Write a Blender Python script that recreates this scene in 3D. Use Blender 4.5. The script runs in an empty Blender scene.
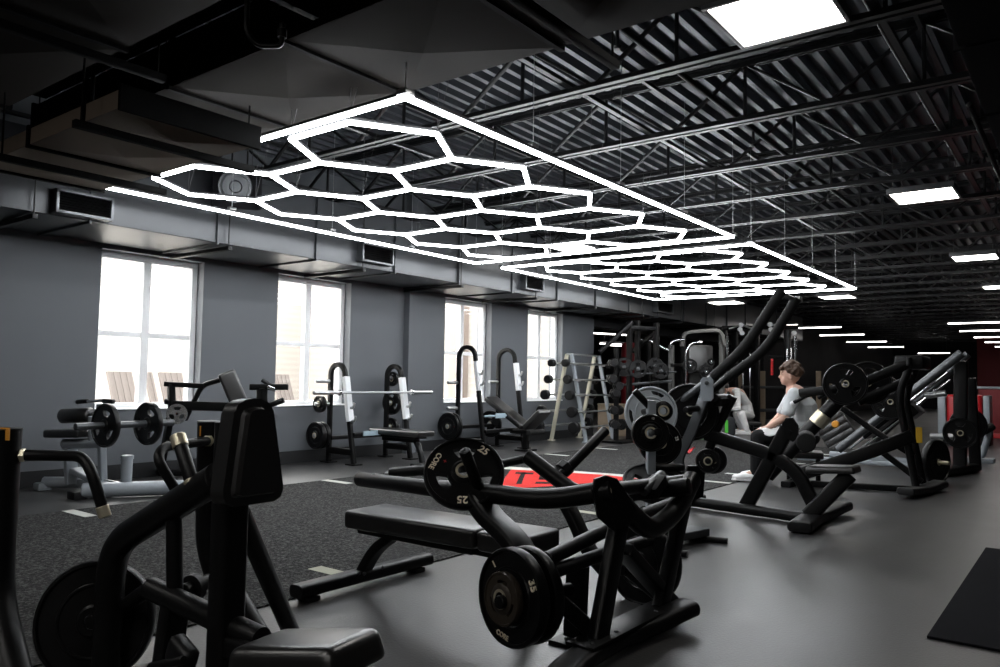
import bpy, bmesh, math, random
from mathutils import Vector, Matrix, Euler
random.seed(7)
PI = math.pi
C = bpy.context.scene.collection
V = Vector

# ------------------------------------------------------------------ camera
CAM = V((0, 0, 1.05)); F = 770.4
PITCH, ROLL, YAW = map(math.radians, (3.45, 0.916, 37.474))
FW = V((-math.sin(YAW) * math.cos(PITCH), math.cos(YAW) * math.cos(PITCH), math.sin(PITCH)))
_r = V((math.cos(YAW), math.sin(YAW), 0)); _u = _r.cross(FW)
RT = math.cos(ROLL) * _r + math.sin(ROLL) * _u
UP = -math.sin(ROLL) * _r + math.cos(ROLL) * _u


def at(px, py, x=None, y=None, z=None, d=None):
    """Where the sight line measured at (px, py) meets a plane of the room."""
    v = FW * F + RT * (px - 500) - UP * (py - 333.5)
    if x is not None: k = (x - CAM.x) / v.x
    elif y is not None: k = (y - CAM.y) / v.y
    elif z is not None: k = (z - CAM.z) / v.z
    else: k = d / F
    return CAM + v * k


cd = bpy.data.cameras.new('camera'); cam = bpy.data.objects.new('camera', cd); C.objects.link(cam)
cd.sensor_width = 36; cd.lens = F / 1000 * 36; cd.clip_start = .05; cd.clip_end = 200
m = Matrix((RT, UP, -FW)).transposed().to_4x4(); m.translation = CAM; cam.matrix_world = m
bpy.context.scene.camera = cam

# ------------------------------------------------------------------ materials
M = {}


def mat(name, col, rough=.5, metal=0., bump=0., bscale=60., spec=.5, var=0., vscale=4., coat=0., emit=None):
    mt = bpy.data.materials.new(name); mt.use_nodes = True
    nt = mt.node_tree; b = nt.nodes['Principled BSDF']
    b.inputs['Base Color'].default_value = (*col, 1); b.inputs['Roughness'].default_value = rough
    b.inputs['Metallic'].default_value = metal; b.inputs['Specular IOR Level'].default_value = spec
    b.inputs['Coat Weight'].default_value = coat
    if bump or var:
        tc = nt.nodes.new('ShaderNodeTexCoord')
        n = nt.nodes.new('ShaderNodeTexNoise'); n.inputs['Scale'].default_value = vscale; n.inputs['Detail'].default_value = 5
        nt.links.new(tc.outputs['Object'], n.inputs['Vector'])
        if var:
            mx = nt.nodes.new('ShaderNodeMix'); mx.data_type = 'RGBA'
            mx.inputs[6].default_value = (*[c * (1 - var) for c in col], 1); mx.inputs[7].default_value = (*[min(1, c * (1 + var)) for c in col], 1)
            nt.links.new(n.outputs['Fac'], mx.inputs[0]); nt.links.new(mx.outputs[2], b.inputs['Base Color'])
            mr = nt.nodes.new('ShaderNodeMapRange'); mr.inputs['To Min'].default_value = max(0, rough - .08); mr.inputs['To Max'].default_value = min(1, rough + .08)
            nt.links.new(n.outputs['Fac'], mr.inputs['Value']); nt.links.new(mr.outputs['Result'], b.inputs['Roughness'])
        if bump:
            n2 = nt.nodes.new('ShaderNodeTexNoise'); n2.inputs['Scale'].default_value = bscale; n2.inputs['Detail'].default_value = 4
            nt.links.new(tc.outputs['Object'], n2.inputs['Vector'])
            bp = nt.nodes.new('ShaderNodeBump'); bp.inputs['Strength'].default_value = bump; bp.inputs['Distance'].default_value = .01
            nt.links.new(n2.outputs['Fac'], bp.inputs['Height']); nt.links.new(bp.outputs['Normal'], b.inputs['Normal'])
    if emit:
        b.inputs['Emission Color'].default_value = (*emit[0], 1); b.inputs['Emission Strength'].default_value = emit[1]
    M[name] = mt
    return mt


HEX = 20.0
mat('black_paint', (.0042, .0042, .0044), .38, .0, .05, 220, .22, .15, 9)
mat('black_rubber', (.0045, .0045, .005), .42, 0, .08, 160, .35)
mat('plate_rubber', (.0038, .0038, .0040), .36, 0, .06, 140, .26, .2, 14)
mat('black_vinyl', (.0060, .0057, .0055), .33, 0, .0, 260, 1.0, .1, 3)
mat('black_foam', (.009, .009, .009), .7, 0, .3, 300, .3)
mat('dark_steel', (.09, .095, .1), .38, .7, .05, 90)
mat('chrome', (.75, .76, .78), .18, 1.)
mat('brushed_steel', (.55, .56, .57), .34, 1., .04, 200)
mat('worn_iron', (.050, .040, .030), .4, .3, .1, 90, .5, .3, 30)
mat('collar_metal', (.70, .64, .48), .34, .7, .03, 200)
mat('grey_paint', (.30, .33, .36), .4, .1, .03, 120, .5, .08, 6)
mat('silver_iron', (.46, .50, .54), .5, .2, .25, 90, .5, .2, 12)
mat('duct_sheet_lit', (.15, .120, .094), .7, 0, .02, 3, .1, .2, .8)  # same sheet as the other ducts, with warm light painted into its colour
mat('arch_paint', (.10, .10, .096), .45, .1)
mat('white_guard', (.78, .80, .82), .45)
mat('beige_paint', (.52, .50, .40), .45, .1)
mat('label_blue', (.32, .42, .48), .5)
mat('cream_print', (.90, .80, .62), .6)
mat('white_print', (.75, .75, .73), .6)
mat('red_print', (.45, .02, .02), .6)
mat('orange_sticker', (.75, .32, .03), .5)
mat('yellow_tag', (.85, .5, .02), .5)
mat('red_padding', (.52, .012, .018), .35, 0, .08, 60)
mat('red_wall_paint', (.20, .010, .014), .6, 0, .05, 40)
mat('wall_paint', (.120, .130, .142), .62, 0, .06, 22, .4, .09, 1.6)
mat('dark_wall_paint', (.018, .0185, .02), .7, 0, .05, 30, .3, .1, 2)
mat('ceiling_paint', (.006, .006, .007), .85, 0, .05, 30, .06)
mat('hanger_black', (.004, .004, .004), .8, 0, .05, 60, .06)
mat('deck_paint', (.085, .093, .105), .34, .5, .04, 30, .5, .15, 1.3)
mat('joist_paint', (.006, .0063, .007), .34, 0, .05, 60)
mat('duct_sheet', (.0125, .0104, .0086), .75, 0, .02, 3, .05, .2, .8)
mat('wall_duct_sheet', (.034, .037, .041), .36, .3, .02, 4, .5, .15, .9)
mat('window_white', (.92, .93, .94), .45, 0, .02, 50)
mat('exterior_wall', (.86, .83, .79), .8, 0, .1, 5, .3, .05, 1.5)
mat('exterior_ground', (.6, .58, .55), .9, 0, .2, 8)
mat('ribbed_sheet', (.115, .098, .090), .7, 0, .05, 30)
mat('brick_red', (.20, .165, .145), .85, 0, .2, 20)
mat('hex_tube', (.9, .92, .95), .4, emit=((.94, .97, 1.), HEX))
mat('troffer_glow', (.9, .9, .9), .4, emit=((1., .97, .93), 11.))
mat('strip_glow', (.9, .9, .9), .4, emit=((1., .95, .92), 8.))
mat('trim_metal', (.12, .12, .125), .45, .5)
mat('skin', (.62, .38, .29), .5, 0, .05, 60)
mat('hair', (.055, .028, .015), .6, 0, .5, 70, .4, .4, 40)
mat('tee_grey', (.56, .59, .61), .85, 0, .35, 16, .2, .08, 8)
mat('pants_black', (.012, .012, .013), .85, 0, .3, 14, .2)
mat('cloth_white', (.74, .74, .74), .85, 0, .3, 14, .2)
mat('shoe_white', (.82, .82, .82), .55, 0, .1, 60)
mat('mat_black', (.007, .007, .009), .95, 0, .5, 300, .1)
mat('bag_dark', (.02, .022, .026), .8, 0, .3, 60)
mat('bag_green', (.10, .62, .06), .6)
mat('tan_wood', (.40, .31, .22), .7, 0, .1, 30)
mat('mark_white', (.55, .56, .52), .9, 0, .5, 200, .2, .15, 30)
mat('mark_beige', (.42, .42, .34), .95, 0, .6, 200, .2, .2, 40)
mat('turf_red', (.62, .035, .030), .95, 0, .6, 200, .2, .2, 60)
mat('turf_ink', (.018, .014, .014), .95, 0, .6, 200, .2)


def mat_floor():
    mt = mat('rubber_floor', (.05, .05, .05), .5); nt = mt.node_tree; b = nt.nodes['Principled BSDF']
    tc = nt.nodes.new('ShaderNodeTexCoord')
    n1 = nt.nodes.new('ShaderNodeTexNoise'); n1.inputs['Scale'].default_value = .9; n1.inputs['Detail'].default_value = 6; n1.inputs['Roughness'].default_value = .65
    n2 = nt.nodes.new('ShaderNodeTexNoise'); n2.inputs['Scale'].default_value = 80; n2.inputs['Detail'].default_value = 3
    vo = nt.nodes.new('ShaderNodeTexVoronoi'); vo.inputs['Scale'].default_value = 42
    for n in (n1, n2, vo): nt.links.new(tc.outputs['Object'], n.inputs['Vector'])
    r1 = nt.nodes.new('ShaderNodeValToRGB'); r1.color_ramp.elements[0].color = (.031, .031, .032, 1); r1.color_ramp.elements[1].color = (.053, .052, .051, 1)
    r1.color_ramp.elements[0].position = .35; r1.color_ramp.elements[1].position = .68
    nt.links.new(n1.outputs['Fac'], r1.inputs['Fac'])
    r2 = nt.nodes.new('ShaderNodeValToRGB'); r2.color_ramp.elements[0].color = (1, 1, 1, 1); r2.color_ramp.elements[1].color = (0, 0, 0, 1)
    r2.color_ramp.elements[0].position = .03; r2.color_ramp.elements[1].position = .07
    nt.links.new(vo.outputs['Distance'], r2.inputs['Fac'])
    mu = nt.nodes.new('ShaderNodeMath'); mu.operation = 'MULTIPLY'; mu.inputs[1].default_value = .35; nt.links.new(r2.outputs['Color'], mu.inputs[0])
    mx = nt.nodes.new('ShaderNodeMix'); mx.data_type = 'RGBA'; mx.inputs[7].default_value = (.17, .17, .165, 1)
    nt.links.new(mu.outputs[0], mx.inputs[0]); nt.links.new(r1.outputs['Color'], mx.inputs[6]); nt.links.new(mx.outputs[2], b.inputs['Base Color'])
    mr = nt.nodes.new('ShaderNodeMapRange'); mr.inputs['To Min'].default_value = .27; mr.inputs['To Max'].default_value = .44
    nt.links.new(n1.outputs['Fac'], mr.inputs['Value']); nt.links.new(mr.outputs['Result'], b.inputs['Roughness'])
    bp = nt.nodes.new('ShaderNodeBump'); bp.inputs['Strength'].default_value = .3; bp.inputs['Distance'].default_value = .004
    nt.links.new(n2.outputs['Fac'], bp.inputs['Height']); nt.links.new(bp.outputs['Normal'], b.inputs['Normal'])


def mat_turf():
    mt = mat('black_turf', (.02, .02, .02), .9, spec=.25); nt = mt.node_tree; b = nt.nodes['Principled BSDF']
    tc = nt.nodes.new('ShaderNodeTexCoord')
    n1 = nt.nodes.new('ShaderNodeTexNoise'); n1.inputs['Scale'].default_value = 62; n1.inputs['Detail'].default_value = 5; n1.inputs['Roughness'].default_value = .75
    nt.links.new(tc.outputs['Object'], n1.inputs['Vector'])
    r1 = nt.nodes.new('ShaderNodeValToRGB'); r1.color_ramp.elements[0].color = (.002, .002, .002, 1); r1.color_ramp.elements[1].color = (.092, .092, .09, 1)
    r1.color_ramp.elements[0].position = .48; r1.color_ramp.elements[1].position = .61
    nt.links.new(n1.outputs['Fac'], r1.inputs['Fac']); nt.links.new(r1.outputs['Color'], b.inputs['Base Color'])
    bp = nt.nodes.new('ShaderNodeBump'); bp.inputs['Strength'].default_value = .9; bp.inputs['Distance'].default_value = .012
    nt.links.new(n1.outputs['Fac'], bp.inputs['Height']); nt.links.new(bp.outputs['Normal'], b.inputs['Normal'])


def mat_glass():
    mt = bpy.data.materials.new('window_glass'); mt.use_nodes = True; nt = mt.node_tree; nt.nodes.clear()
    o = nt.nodes.new('ShaderNodeOutputMaterial'); mx = nt.nodes.new('ShaderNodeMixShader'); lw = nt.nodes.new('ShaderNodeLayerWeight'); pw_ = nt.nodes.new('ShaderNodeMath'); pw_.operation = 'POWER'; pw_.inputs[1].default_value = 5; fr = nt.nodes.new('ShaderNodeMath'); fr.operation = 'MULTIPLY_ADD'; fr.inputs[1].default_value = .6; fr.inputs[2].default_value = .03; lw.inputs['Blend'].default_value = .5
    t = nt.nodes.new('ShaderNodeBsdfTransparent'); g = nt.nodes.new('ShaderNodeBsdfGlossy'); g.inputs['Roughness'].default_value = .02
    t.inputs['Color'].default_value = (.97, .98, .98, 1); nt.links.new(lw.outputs['Facing'], pw_.inputs[0]); nt.links.new(pw_.outputs[0], fr.inputs[0])
    nt.links.new(fr.outputs[0], mx.inputs[0]); nt.links.new(t.outputs[0], mx.inputs[1]); nt.links.new(g.outputs[0], mx.inputs[2]); nt.links.new(mx.outputs[0], o.inputs[0])
    M['window_glass'] = mt


def mat_ribs(name, a, b_, scale, axis):
    """A sheet with its own painted stripes (ribs) along one axis."""
    mt = mat(name, a, .7); nt = mt.node_tree; b = nt.nodes['Principled BSDF']
    tc = nt.nodes.new('ShaderNodeTexCoord'); w = nt.nodes.new('ShaderNodeTexWave'); w.bands_direction = axis; w.inputs['Scale'].default_value = scale
    nt.links.new(tc.outputs['Object'], w.inputs['Vector'])
    r = nt.nodes.new('ShaderNodeValToRGB'); r.color_ramp.elements[0].color = (*a, 1); r.color_ramp.elements[1].color = (*b_, 1)
    nt.links.new(w.outputs['Fac'], r.inputs['Fac']); nt.links.new(r.outputs['Color'], b.inputs['Base Color'])


mat_floor(); mat_turf(); mat_glass()
mat_ribs('brick_lines', (.24, .226, .208), (.222, .205, .187), 2.2, 'Z')


# ------------------------------------------------------------------ mesh builder
def fillet(pts, r, n=6):
    pts = [V(p) for p in pts]
    if r <= 0 or len(pts) < 3: return pts
    out = [pts[0]]
    for i in range(1, len(pts) - 1):
        p, a, b = pts[i], pts[i - 1] - pts[i], pts[i + 1] - pts[i]
        k = min(r, a.length * .48, b.length * .48)
        p0, p1 = p + a.normalized() * k, p + b.normalized() * k
        for j in range(n + 1):
            t = j / n
            out.append(p0 * (1 - t) ** 2 + p * 2 * t * (1 - t) + p1 * t * t)
    out.append(pts[-1])
    return out


def rrect(w, h, r, n=3):
    r = min(r, w * .499, h * .499); o = []
    for cx, cy, a0 in ((w / 2 - r, h / 2 - r, 0), (-w / 2 + r, h / 2 - r, 90), (-w / 2 + r, -h / 2 + r, 180), (w / 2 - r, -h / 2 + r, 270)):
        for j in range(n + 1):
            a = math.radians(a0 + 90 * j / n); o.append((cx + r * math.cos(a), cy + r * math.sin(a)))
    return o


def circ(r, n=14):
    return [(r * math.cos(2 * PI * i / n), r * math.sin(2 * PI * i / n)) for i in range(n)]


def frame(n, up=(0, 0, 1)):
    """Rotation whose Z is n and whose Y leans towards up."""
    z = V(n).normalized(); u = V(up)
    if abs(z.dot(u.normalized())) > .995: u = V((0, 1, 0)) if abs(z.y) < .9 else V((1, 0, 0))
    y = (u - z * u.dot(z)).normalized(); x = y.cross(z)
    return Matrix((x, y, z)).transposed()


class MB:
    def __init__(s): s.bm = bmesh.new()

    def add(s, bm, mx=None):
        me = bpy.data.meshes.new('tmp'); 
        if mx is not None: bmesh.ops.transform(bm, matrix=mx, verts=bm.verts)
        bm.to_mesh(me); bm.free(); s.bm.from_mesh(me); bpy.data.meshes.remove(me); return s

    def sweep(s, pts, prof, up=(0, 0, 1), scales=None, cap=.0):
        pts = [V(p) for p in pts]; n = len(pts); bm = bmesh.new(); rings = []
        T = [(pts[min(i + 1, n - 1)] - pts[max(i - 1, 0)]).normalized() for i in range(n)]
        N = V(up) - T[0] * V(up).dot(T[0])
        if N.length < 1e-3: N = V((1, 0, 0)) - T[0] * T[0].x
        if N.length < 1e-3: N = V((0, 1, 0)) - T[0] * T[0].y
        N.normalize()
        seq = []
        for i in range(n):
            if i: N = T[i - 1].rotation_difference(T[i]) @ N; N = (N - T[i] * N.dot(T[i])).normalized()
            seq.append((pts[i], T[i], N.copy(), scales[i] if scales else 1))
        if cap:
            p, t, q, k = seq[0]; seq = [(p, t, q, k * .62), (p + t * cap * .25, t, q, k * .9), (p + t * cap, t, q, k)] + seq[1:]
            p, t, q, k = seq[-1]; seq = seq[:-1] + [(p - t * cap, t, q, k), (p - t * cap * .25, t, q, k * .9), (p, t, q, k * .62)]
        for p, t, q, k in seq:
            b = t.cross(q); rings.append([bm.verts.new(p + b * (x * k) + q * (y * k)) for x, y in prof])
        for a, b in zip(rings, rings[1:]):
            for j in range(len(prof)): bm.faces.new((a[j], a[(j + 1) % len(prof)], b[(j + 1) % len(prof)], b[j]))
        bm.faces.new(rings[0][::-1]); bm.faces.new(rings[-1])
        return s.add(bm)

    def tube(s, pts, r, fil=0., seg=14, cap=.004, scales=None):
        return s.sweep(fillet(pts, fil), circ(r, seg), cap=cap, scales=scales)

    def bar(s, pts, w, h, fil=0., up=(0, 0, 1), rr=.012, cap=.003):
        return s.sweep(fillet(pts, fil), rrect(w, h, rr), up=up, cap=cap)

    def box(s, c, size, rot=None, bev=.004, seg=2, taper=None):
        bm = bmesh.new(); bmesh.ops.create_cube(bm, size=1)
        for v in bm.verts:
            v.co = V((v.co.x * size[0], v.co.y * size[1], v.co.z * size[2]))
            if taper and v.co.z > 0: v.co.x *= taper[0]; v.co.y *= taper[1]
        if bev: bmesh.ops.bevel(bm, geom=bm.edges[:], offset=min(bev, min(size) * .45), segments=seg, affect='EDGES', profile=.6)
        mx = Matrix.Translation(V(c)) @ (rot.to_4x4() if rot is not None else Matrix())
        return s.add(bm, mx)

    def quad(s, a, b):
        """Box between two opposite corners, no bevel."""
        a, b = V(a), V(b); return s.box((a + b) / 2, [abs(x) for x in (b - a)], bev=0)

    def lathe(s, prof, c, n, seg=28, up=(0, 0, 1)):
        bm = bmesh.new(); R = frame(n, up); rings = []
        for r, z in prof:
            if r < 1e-5: rings.append([bm.verts.new((0, 0, z))])
            else: rings.append([bm.verts.new((r * math.cos(2 * PI * i / seg), r * math.sin(2 * PI * i / seg), z)) for i in range(seg)])
        for a, b in zip(rings, rings[1:]):
            for i in range(seg):
                q = [a[i % len(a)], a[(i + 1) % len(a)], b[(i + 1) % len(b)], b[i % len(b)]]
                u = []
                for v in q:
                    if v not in u: u.append(v)
                if len(u) > 2: bm.faces.new(u)
        for e in (rings[0], rings[-1]):
            if len(e) > 2: bm.faces.new(e)
        bmesh.ops.recalc_face_normals(bm, faces=bm.faces)
        return s.add(bm, Matrix.Translation(V(c)) @ R.to_4x4())

    def prism(s, poly, n, t, c=(0, 0, 0), up=(0, 0, 1), bev=0.):
        """Polygon (2-D, in the plane facing n, y towards up) with thickness t, centred on c."""
        bm = bmesh.new(); f = bm.faces.new([bm.verts.new((x, y, -t / 2)) for x, y in poly])
        g = bmesh.ops.extrude_face_region(bm, geom=[f]); bmesh.ops.translate(bm, vec=(0, 0, t), verts=[v for v in g['geom'] if isinstance(v, bmesh.types.BMVert)])
        bmesh.ops.recalc_face_normals(bm, faces=bm.faces)
        if bev: bmesh.ops.bevel(bm, geom=[e for e in bm.edges if abs(e.verts[0].co.z - e.verts[1].co.z) < 1e-6], offset=bev, segments=5, affect='EDGES')
        return s.add(bm, Matrix.Translation(V(c)) @ frame(n, up).to_4x4())

    def blob(s, c, size, rot=None, sub=3):
        bm = bmesh.new(); bmesh.ops.create_icosphere(bm, subdivisions=sub, radius=1)
        mx = Matrix.Translation(V(c)) @ (rot.to_4x4() if rot is not None else Matrix()) @ Matrix.Diagonal((*size, 1))
        return s.add(bm, mx)

    def build(s, name, m, parent=None, off=None, smooth=38):
        me = bpy.data.meshes.new(name)
        if off is not None: bmesh.ops.translate(s.bm, vec=-V(off), verts=s.bm.verts)
        s.bm.to_mesh(me); s.bm.free()
        me.materials.append(M[m])
        if smooth: me.shade_smooth(); me.set_sharp_from_angle(angle=math.radians(smooth))
        o = bpy.data.objects.new(name, me); C.objects.link(o)
        if parent is not None: o.parent = parent
        elif off is not None: o.location = off
        return o


def tag(o, label=None, cat=None, group=None, kind=None):
    if label: o['label'] = label
    if cat: o['category'] = cat
    if group: o['group'] = group
    if kind: o['kind'] = kind
    return o


def thing(name, label, cat, loc=(0, 0, 0), rz=0., group=None):
    o = bpy.data.objects.new(name, None); C.objects.link(o); o.empty_display_size = .1
    o.location = loc; o.rotation_euler = (0, 0, rz); return tag(o, label, cat, group)


def struct(name, mb, m, parent=None, smooth=38):
    o = mb.build(name, m, parent, smooth=smooth)
    o['kind'] = 'structure'
    return o


def text_mesh(txt, size, depth=.0015):
    cu = bpy.data.curves.new('t', 'FONT'); cu.body = txt; cu.size = size; cu.align_x = 'CENTER'; cu.align_y = 'CENTER'; cu.extrude = depth; cu.offset = size * .018
    o = bpy.data.objects.new('t', cu); C.objects.link(o)
    dg = bpy.context.evaluated_depsgraph_get(); me = bpy.data.meshes.new_from_object(o.evaluated_get(dg))
    bpy.data.objects.remove(o); bpy.data.curves.remove(cu)
    return me


def copy_tree(o, parent=None):
    c = o.copy(); C.objects.link(c)
    if parent is not None: c.parent = parent
    for ch in list(o.children): copy_tree(ch, c)
    return c
# ------------------------------------------------------------------ the room
WX = -7.72                       # inner face of the window wall
YN, YC, YB = -4.5, 13.1, 42.0    # behind the camera, end of the window wall, far end
CZ = 3.66                        # underside of the roof deck

struct('floor', MB().quad((WX - .3, YN, -.1), (5, YB, 0)).quad((-13, 13, -.1), (WX - .3, 23, 0)), 'rubber_floor')
turf = struct('floor_turf', MB().box((-4.61, 4.9, .004), (3.19, 17.6, .008), bev=0), 'black_turf')
YT0, YT1 = -3.9, 13.7

WIN = [(3.59, 4.70), (5.68, 6.83), (8.70, 9.84), (10.86, 11.97)]
WZ0, WZ1 = .69, 2.29
wl = MB(); ya = YN
for a, b in WIN:
    wl.quad((WX - .3, ya, 0), (WX, a, CZ)); wl.quad((WX - .3, a, 0), (WX, b, WZ0)); wl.quad((WX - .3, a, WZ1), (WX, b, CZ)); ya = b
wl.quad((WX - .3, ya, 0), (WX, YC, CZ))
wl.quad((WX - .05, 7.83, 0), (WX + .10, 8.02, CZ))          # shallow pier
struct('wall_left', wl, 'wall_paint')
struct('baseboard_left', MB().box((WX + .008, (YN + YC) / 2, .075), (.016, YC - YN - .01, .15), bev=.003), 'dark_wall_paint')
lf = MB(); lf.quad((WX - .3, YC, 2.13), (WX, 23, CZ)); lf.quad((-13, YC - .2, 0), (WX - .3, YC, CZ))
lf.quad((WX - .3, 23, 0), (WX, YB, CZ + .1))
struct('wall_bulkhead', lf, 'dark_wall_paint')
struct('wall_alcove', MB().quad((-13.2, YC, 0), (-13, 23.2, CZ)).quad((-13, 23, 0), (WX - .3, 23.2, CZ)), 'dark_wall_paint')
struct('wall_back', MB().quad((WX - .3, YB, 0), (5, YB + .2, CZ)), 'dark_wall_paint')
struct('wall_right', MB().quad((3.6, YN, 0), (3.8, YB, CZ)), 'dark_wall_paint')
struct('wall_near', MB().quad((WX - .3, YN - .2, 0), (5, YN, CZ)), 'dark_wall_paint')
a = at(977.5, 380, y=36.0)
struct('wall_accent', MB().quad((a.x, 36, 0), (3.6, 36.15, 3.12)), 'red_wall_paint')

# windows: white frames with a centre mullion and a mid rail, glass set in
for i, (a, b) in enumerate(WIN):
    xo = WX - .17; t = .065; md = a + (b - a) * .49; mz = WZ0 + (WZ1 - WZ0) * .48
    w = MB()
    for p, q in (((a, WZ0), (a + t, WZ1)), ((b - t, WZ0), (b, WZ1)), ((a + t, WZ0), (b - t, WZ0 + t)), ((a + t, WZ1 - t * 1.1), (b - t, WZ1))):
        w.box((xo, (p[0] + q[0]) / 2, (p[1] + q[1]) / 2), (.09, q[0] - p[0], q[1] - p[1]), bev=.006)
    w.box((xo, md, (WZ0 + WZ1) / 2), (.075, .085, WZ1 - WZ0 - 2 * t), bev=.006)
    for p, q in ((a + t, md - .0425), (md + .0425, b - t)):
        w.box((xo, (p + q) / 2, mz), (.065, q - p, .055), bev=.005)
    wo = struct('window_%d' % (i + 1), w, 'window_white')
    struct('glass', MB().quad((xo - .006, a + t, WZ0 + t), (xo + .006, b - t, WZ1 - t)), 'window_glass', wo, smooth=0)
    struct('sill', MB().box((WX - .06, (a + b) / 2, WZ0 + .008), (.16, b - a, .016), bev=.004), 'window_white', wo)

# outside the windows: paving, a pale neighbouring wall, ribbed sheets leaning in front of it
struct('exterior_ground', MB().quad((-19, -6, -.22), (WX - .31, 12.6, -.12)), 'exterior_ground')
struct('exterior_annex', MB().quad((-16, 12.6, -.2), (WX - .31, 12.85, 4.4)), 'brick_lines')
struct('exterior_wall', MB().quad((-16.4, -10, -.2), (-16, 12.85, 5.6)), 'brick_lines')
for y0, y1, lb in ((5.37, 5.74, 'pale ribbed sheet leaning outside the first window, seen in its near lower pane'), (5.93, 6.05, 'narrow ribbed sheet leaning outside the first window, behind the mullion'),
                   (6.15, 6.53, 'pale ribbed sheet leaning outside the first window, seen in its far lower pane'), (8.20, 8.55, 'pale ribbed sheet leaning outside the second window')):
    mb = MB(); k = max(3, round((y1 - y0) / .045)); st = (y1 - y0) / k
    for j in range(k):
        yy = y0 + (j + .5) * st
        mb.bar([V((-10.95, yy + .16, -.12)), V((-11.25, yy, 1.08))], st * .98, .03 if j % 2 else .045, up=(1, 0, .25), rr=.004, cap=0)
    tag(mb.build('leaning_sheet', 'ribbed_sheet', off=(-10.95, y0 + .16, -.12)), lb, 'sheet', 'sheets leaning outside the windows')
struct('exterior_pier', MB().quad((-10.9, 12.42, -.12), (-10.5, 12.6, 4.2)).quad((-13.6, 12.45, -.12), (-12.9, 12.6, 2.2)), 'brick_red')

# ceiling: ribbed steel deck, open-web joists, bridging
dk = bmesh.new(); prof = []; x = WX - .3
while x < 3.8:
    prof += [(x, CZ + .075), (x + .078, CZ + .075), (x + .092, CZ), (x + .142, CZ)]; x += .156
va = [dk.verts.new((px, YN, pz)) for px, pz in prof]; vb = [dk.verts.new((px, YB, pz)) for px, pz in prof]
for i in range(len(prof) - 1): dk.faces.new((va[i], va[i + 1], vb[i + 1], vb[i]))
mb = MB(); mb.add(dk); mb.quad((WX - .3, YN, CZ + .11), (3.8, YB, CZ + .14)); mb.quad((-13, 12.9, CZ), (WX - .3, 23.2, CZ + .1)); struct('ceiling', mb, 'deck_paint', smooth=0)


def joist_mesh(x0, x1):
    j = MB(); zb, zt = 3.10, 3.58
    for z, w in ((zb, .045), (zt, .05)):
        for s in (-1, 1):
            j.box(((x0 + x1) / 2, s * .038, z), (x1 - x0, w, .012), bev=0)
            j.box(((x0 + x1) / 2, s * .019, z + .022 * (1 if z == zb else -1)), (x1 - x0, .010, .045), bev=0)
    n = round((x1 - x0) / .62); st = (x1 - x0) / n
    for k in range(n):
        xa = x0 + k * st
        p, q = (zb, zt) if k % 2 == 0 else (zt, zb)
        j.bar([(xa, 0, p + (.02 if p == zb else -.02)), (xa + st, 0, q + (.02 if q == zb else -.02))], .035, .022, rr=.004, cap=0)
        if k % 2: j.bar([(xa, 0, zb + .02), (xa, 0, zt - .02)], .026, .020, up=(0, 1, 0), rr=.004, cap=0)
    return j


jy = [3.62 + 1.262 * i for i in range(30)]
j0 = struct('ceiling_joist', joist_mesh(WX + .02, 3.5), 'joist_paint'); j0.location = (0, jy[0] - .29, 0)
for y in jy[1:]:
    c = j0.copy(); C.objects.link(c); c.location = (0, y - .29, 0)
br = MB()
for bx in (-6.9, -4.9, -2.9, -.9, 1.2):
    br.box((bx, 20.5, 3.155), (.04, 39, .03), bev=0); br.box((bx + .03, 20.5, 3.53), (.03, 39, .03), bev=0)
struct('ceiling_bridging', br, 'joist_paint')
cp = MB()
for bx in (-1.0, -2.35): cp.tube([(bx, 3.4, 3.33), (bx, 40, 3.33)], .022, seg=8)
for k in range(7): cp.tube([(-2.35, 4.25 + k * 2.5, 3.31), (-2.35, 4.25 + k * 2.5, 3.2)], .012, seg=8); cp.lathe([(0, 0), (.02, 0), (.028, .02), (0, .03)], (-2.35, 4.25 + k * 2.5, 3.17), (0, 0, 1), 10)
tag(cp.build('sprinkler_piping', 'joist_paint', off=(-1, 3.4, 3.33)), 'dark sprinkler pipes running through the joists above the walkway', 'pipe')

# long supply duct along the window wall
X0, X1, ZD0, ZD1 = WX + .01, -6.70, 2.335, 3.02
D0 = thing('wall_duct', 'long dark rectangular duct along the wall above the windows', 'duct', (-7.2, 3, ZD0))
off = (-7.2, 3, ZD0)
mb = MB(); y = -3.0; panels = []
while y < 22.5:
    mb.box(((X0 + X1) / 2, y + .6, (ZD0 + ZD1) / 2), (X1 - X0, 1.195, ZD1 - ZD0), bev=.006)
    for zz, nn in ((0, (1, 0, 0)),):
        bm = bmesh.new(); c_ = V((X1 + .016, y + .6, (ZD0 + ZD1) / 2)); q = [bm.verts.new((X1 + .001, y + .03, ZD0 + .02)), bm.verts.new((X1 + .001, y + 1.17, ZD0 + .02)), bm.verts.new((X1 + .001, y + 1.17, ZD1 - .02)), bm.verts.new((X1 + .001, y + .03, ZD1 - .02))]
        cv = bm.verts.new(c_)
        for i in range(4): bm.faces.new((q[i], q[(i + 1) % 4], cv))
        mb.add(bm)
        bm = bmesh.new(); q = [bm.verts.new((X0 + .02, y + .03, ZD0 - .001)), bm.verts.new((X1 - .02, y + .03, ZD0 - .001)), bm.verts.new((X1 - .02, y + 1.17, ZD0 - .001)), bm.verts.new((X0 + .02, y + 1.17, ZD0 - .001))]
        cv = bm.verts.new(((X0 + X1) / 2, y + .6, ZD0 - .02))
        for i in range(4): bm.faces.new((q[(i + 1) % 4], q[i], cv))
        mb.add(bm)
    y += 1.2
mb.build('casing', 'wall_duct_sheet', D0, off, smooth=5)
y = -3.0
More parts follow.
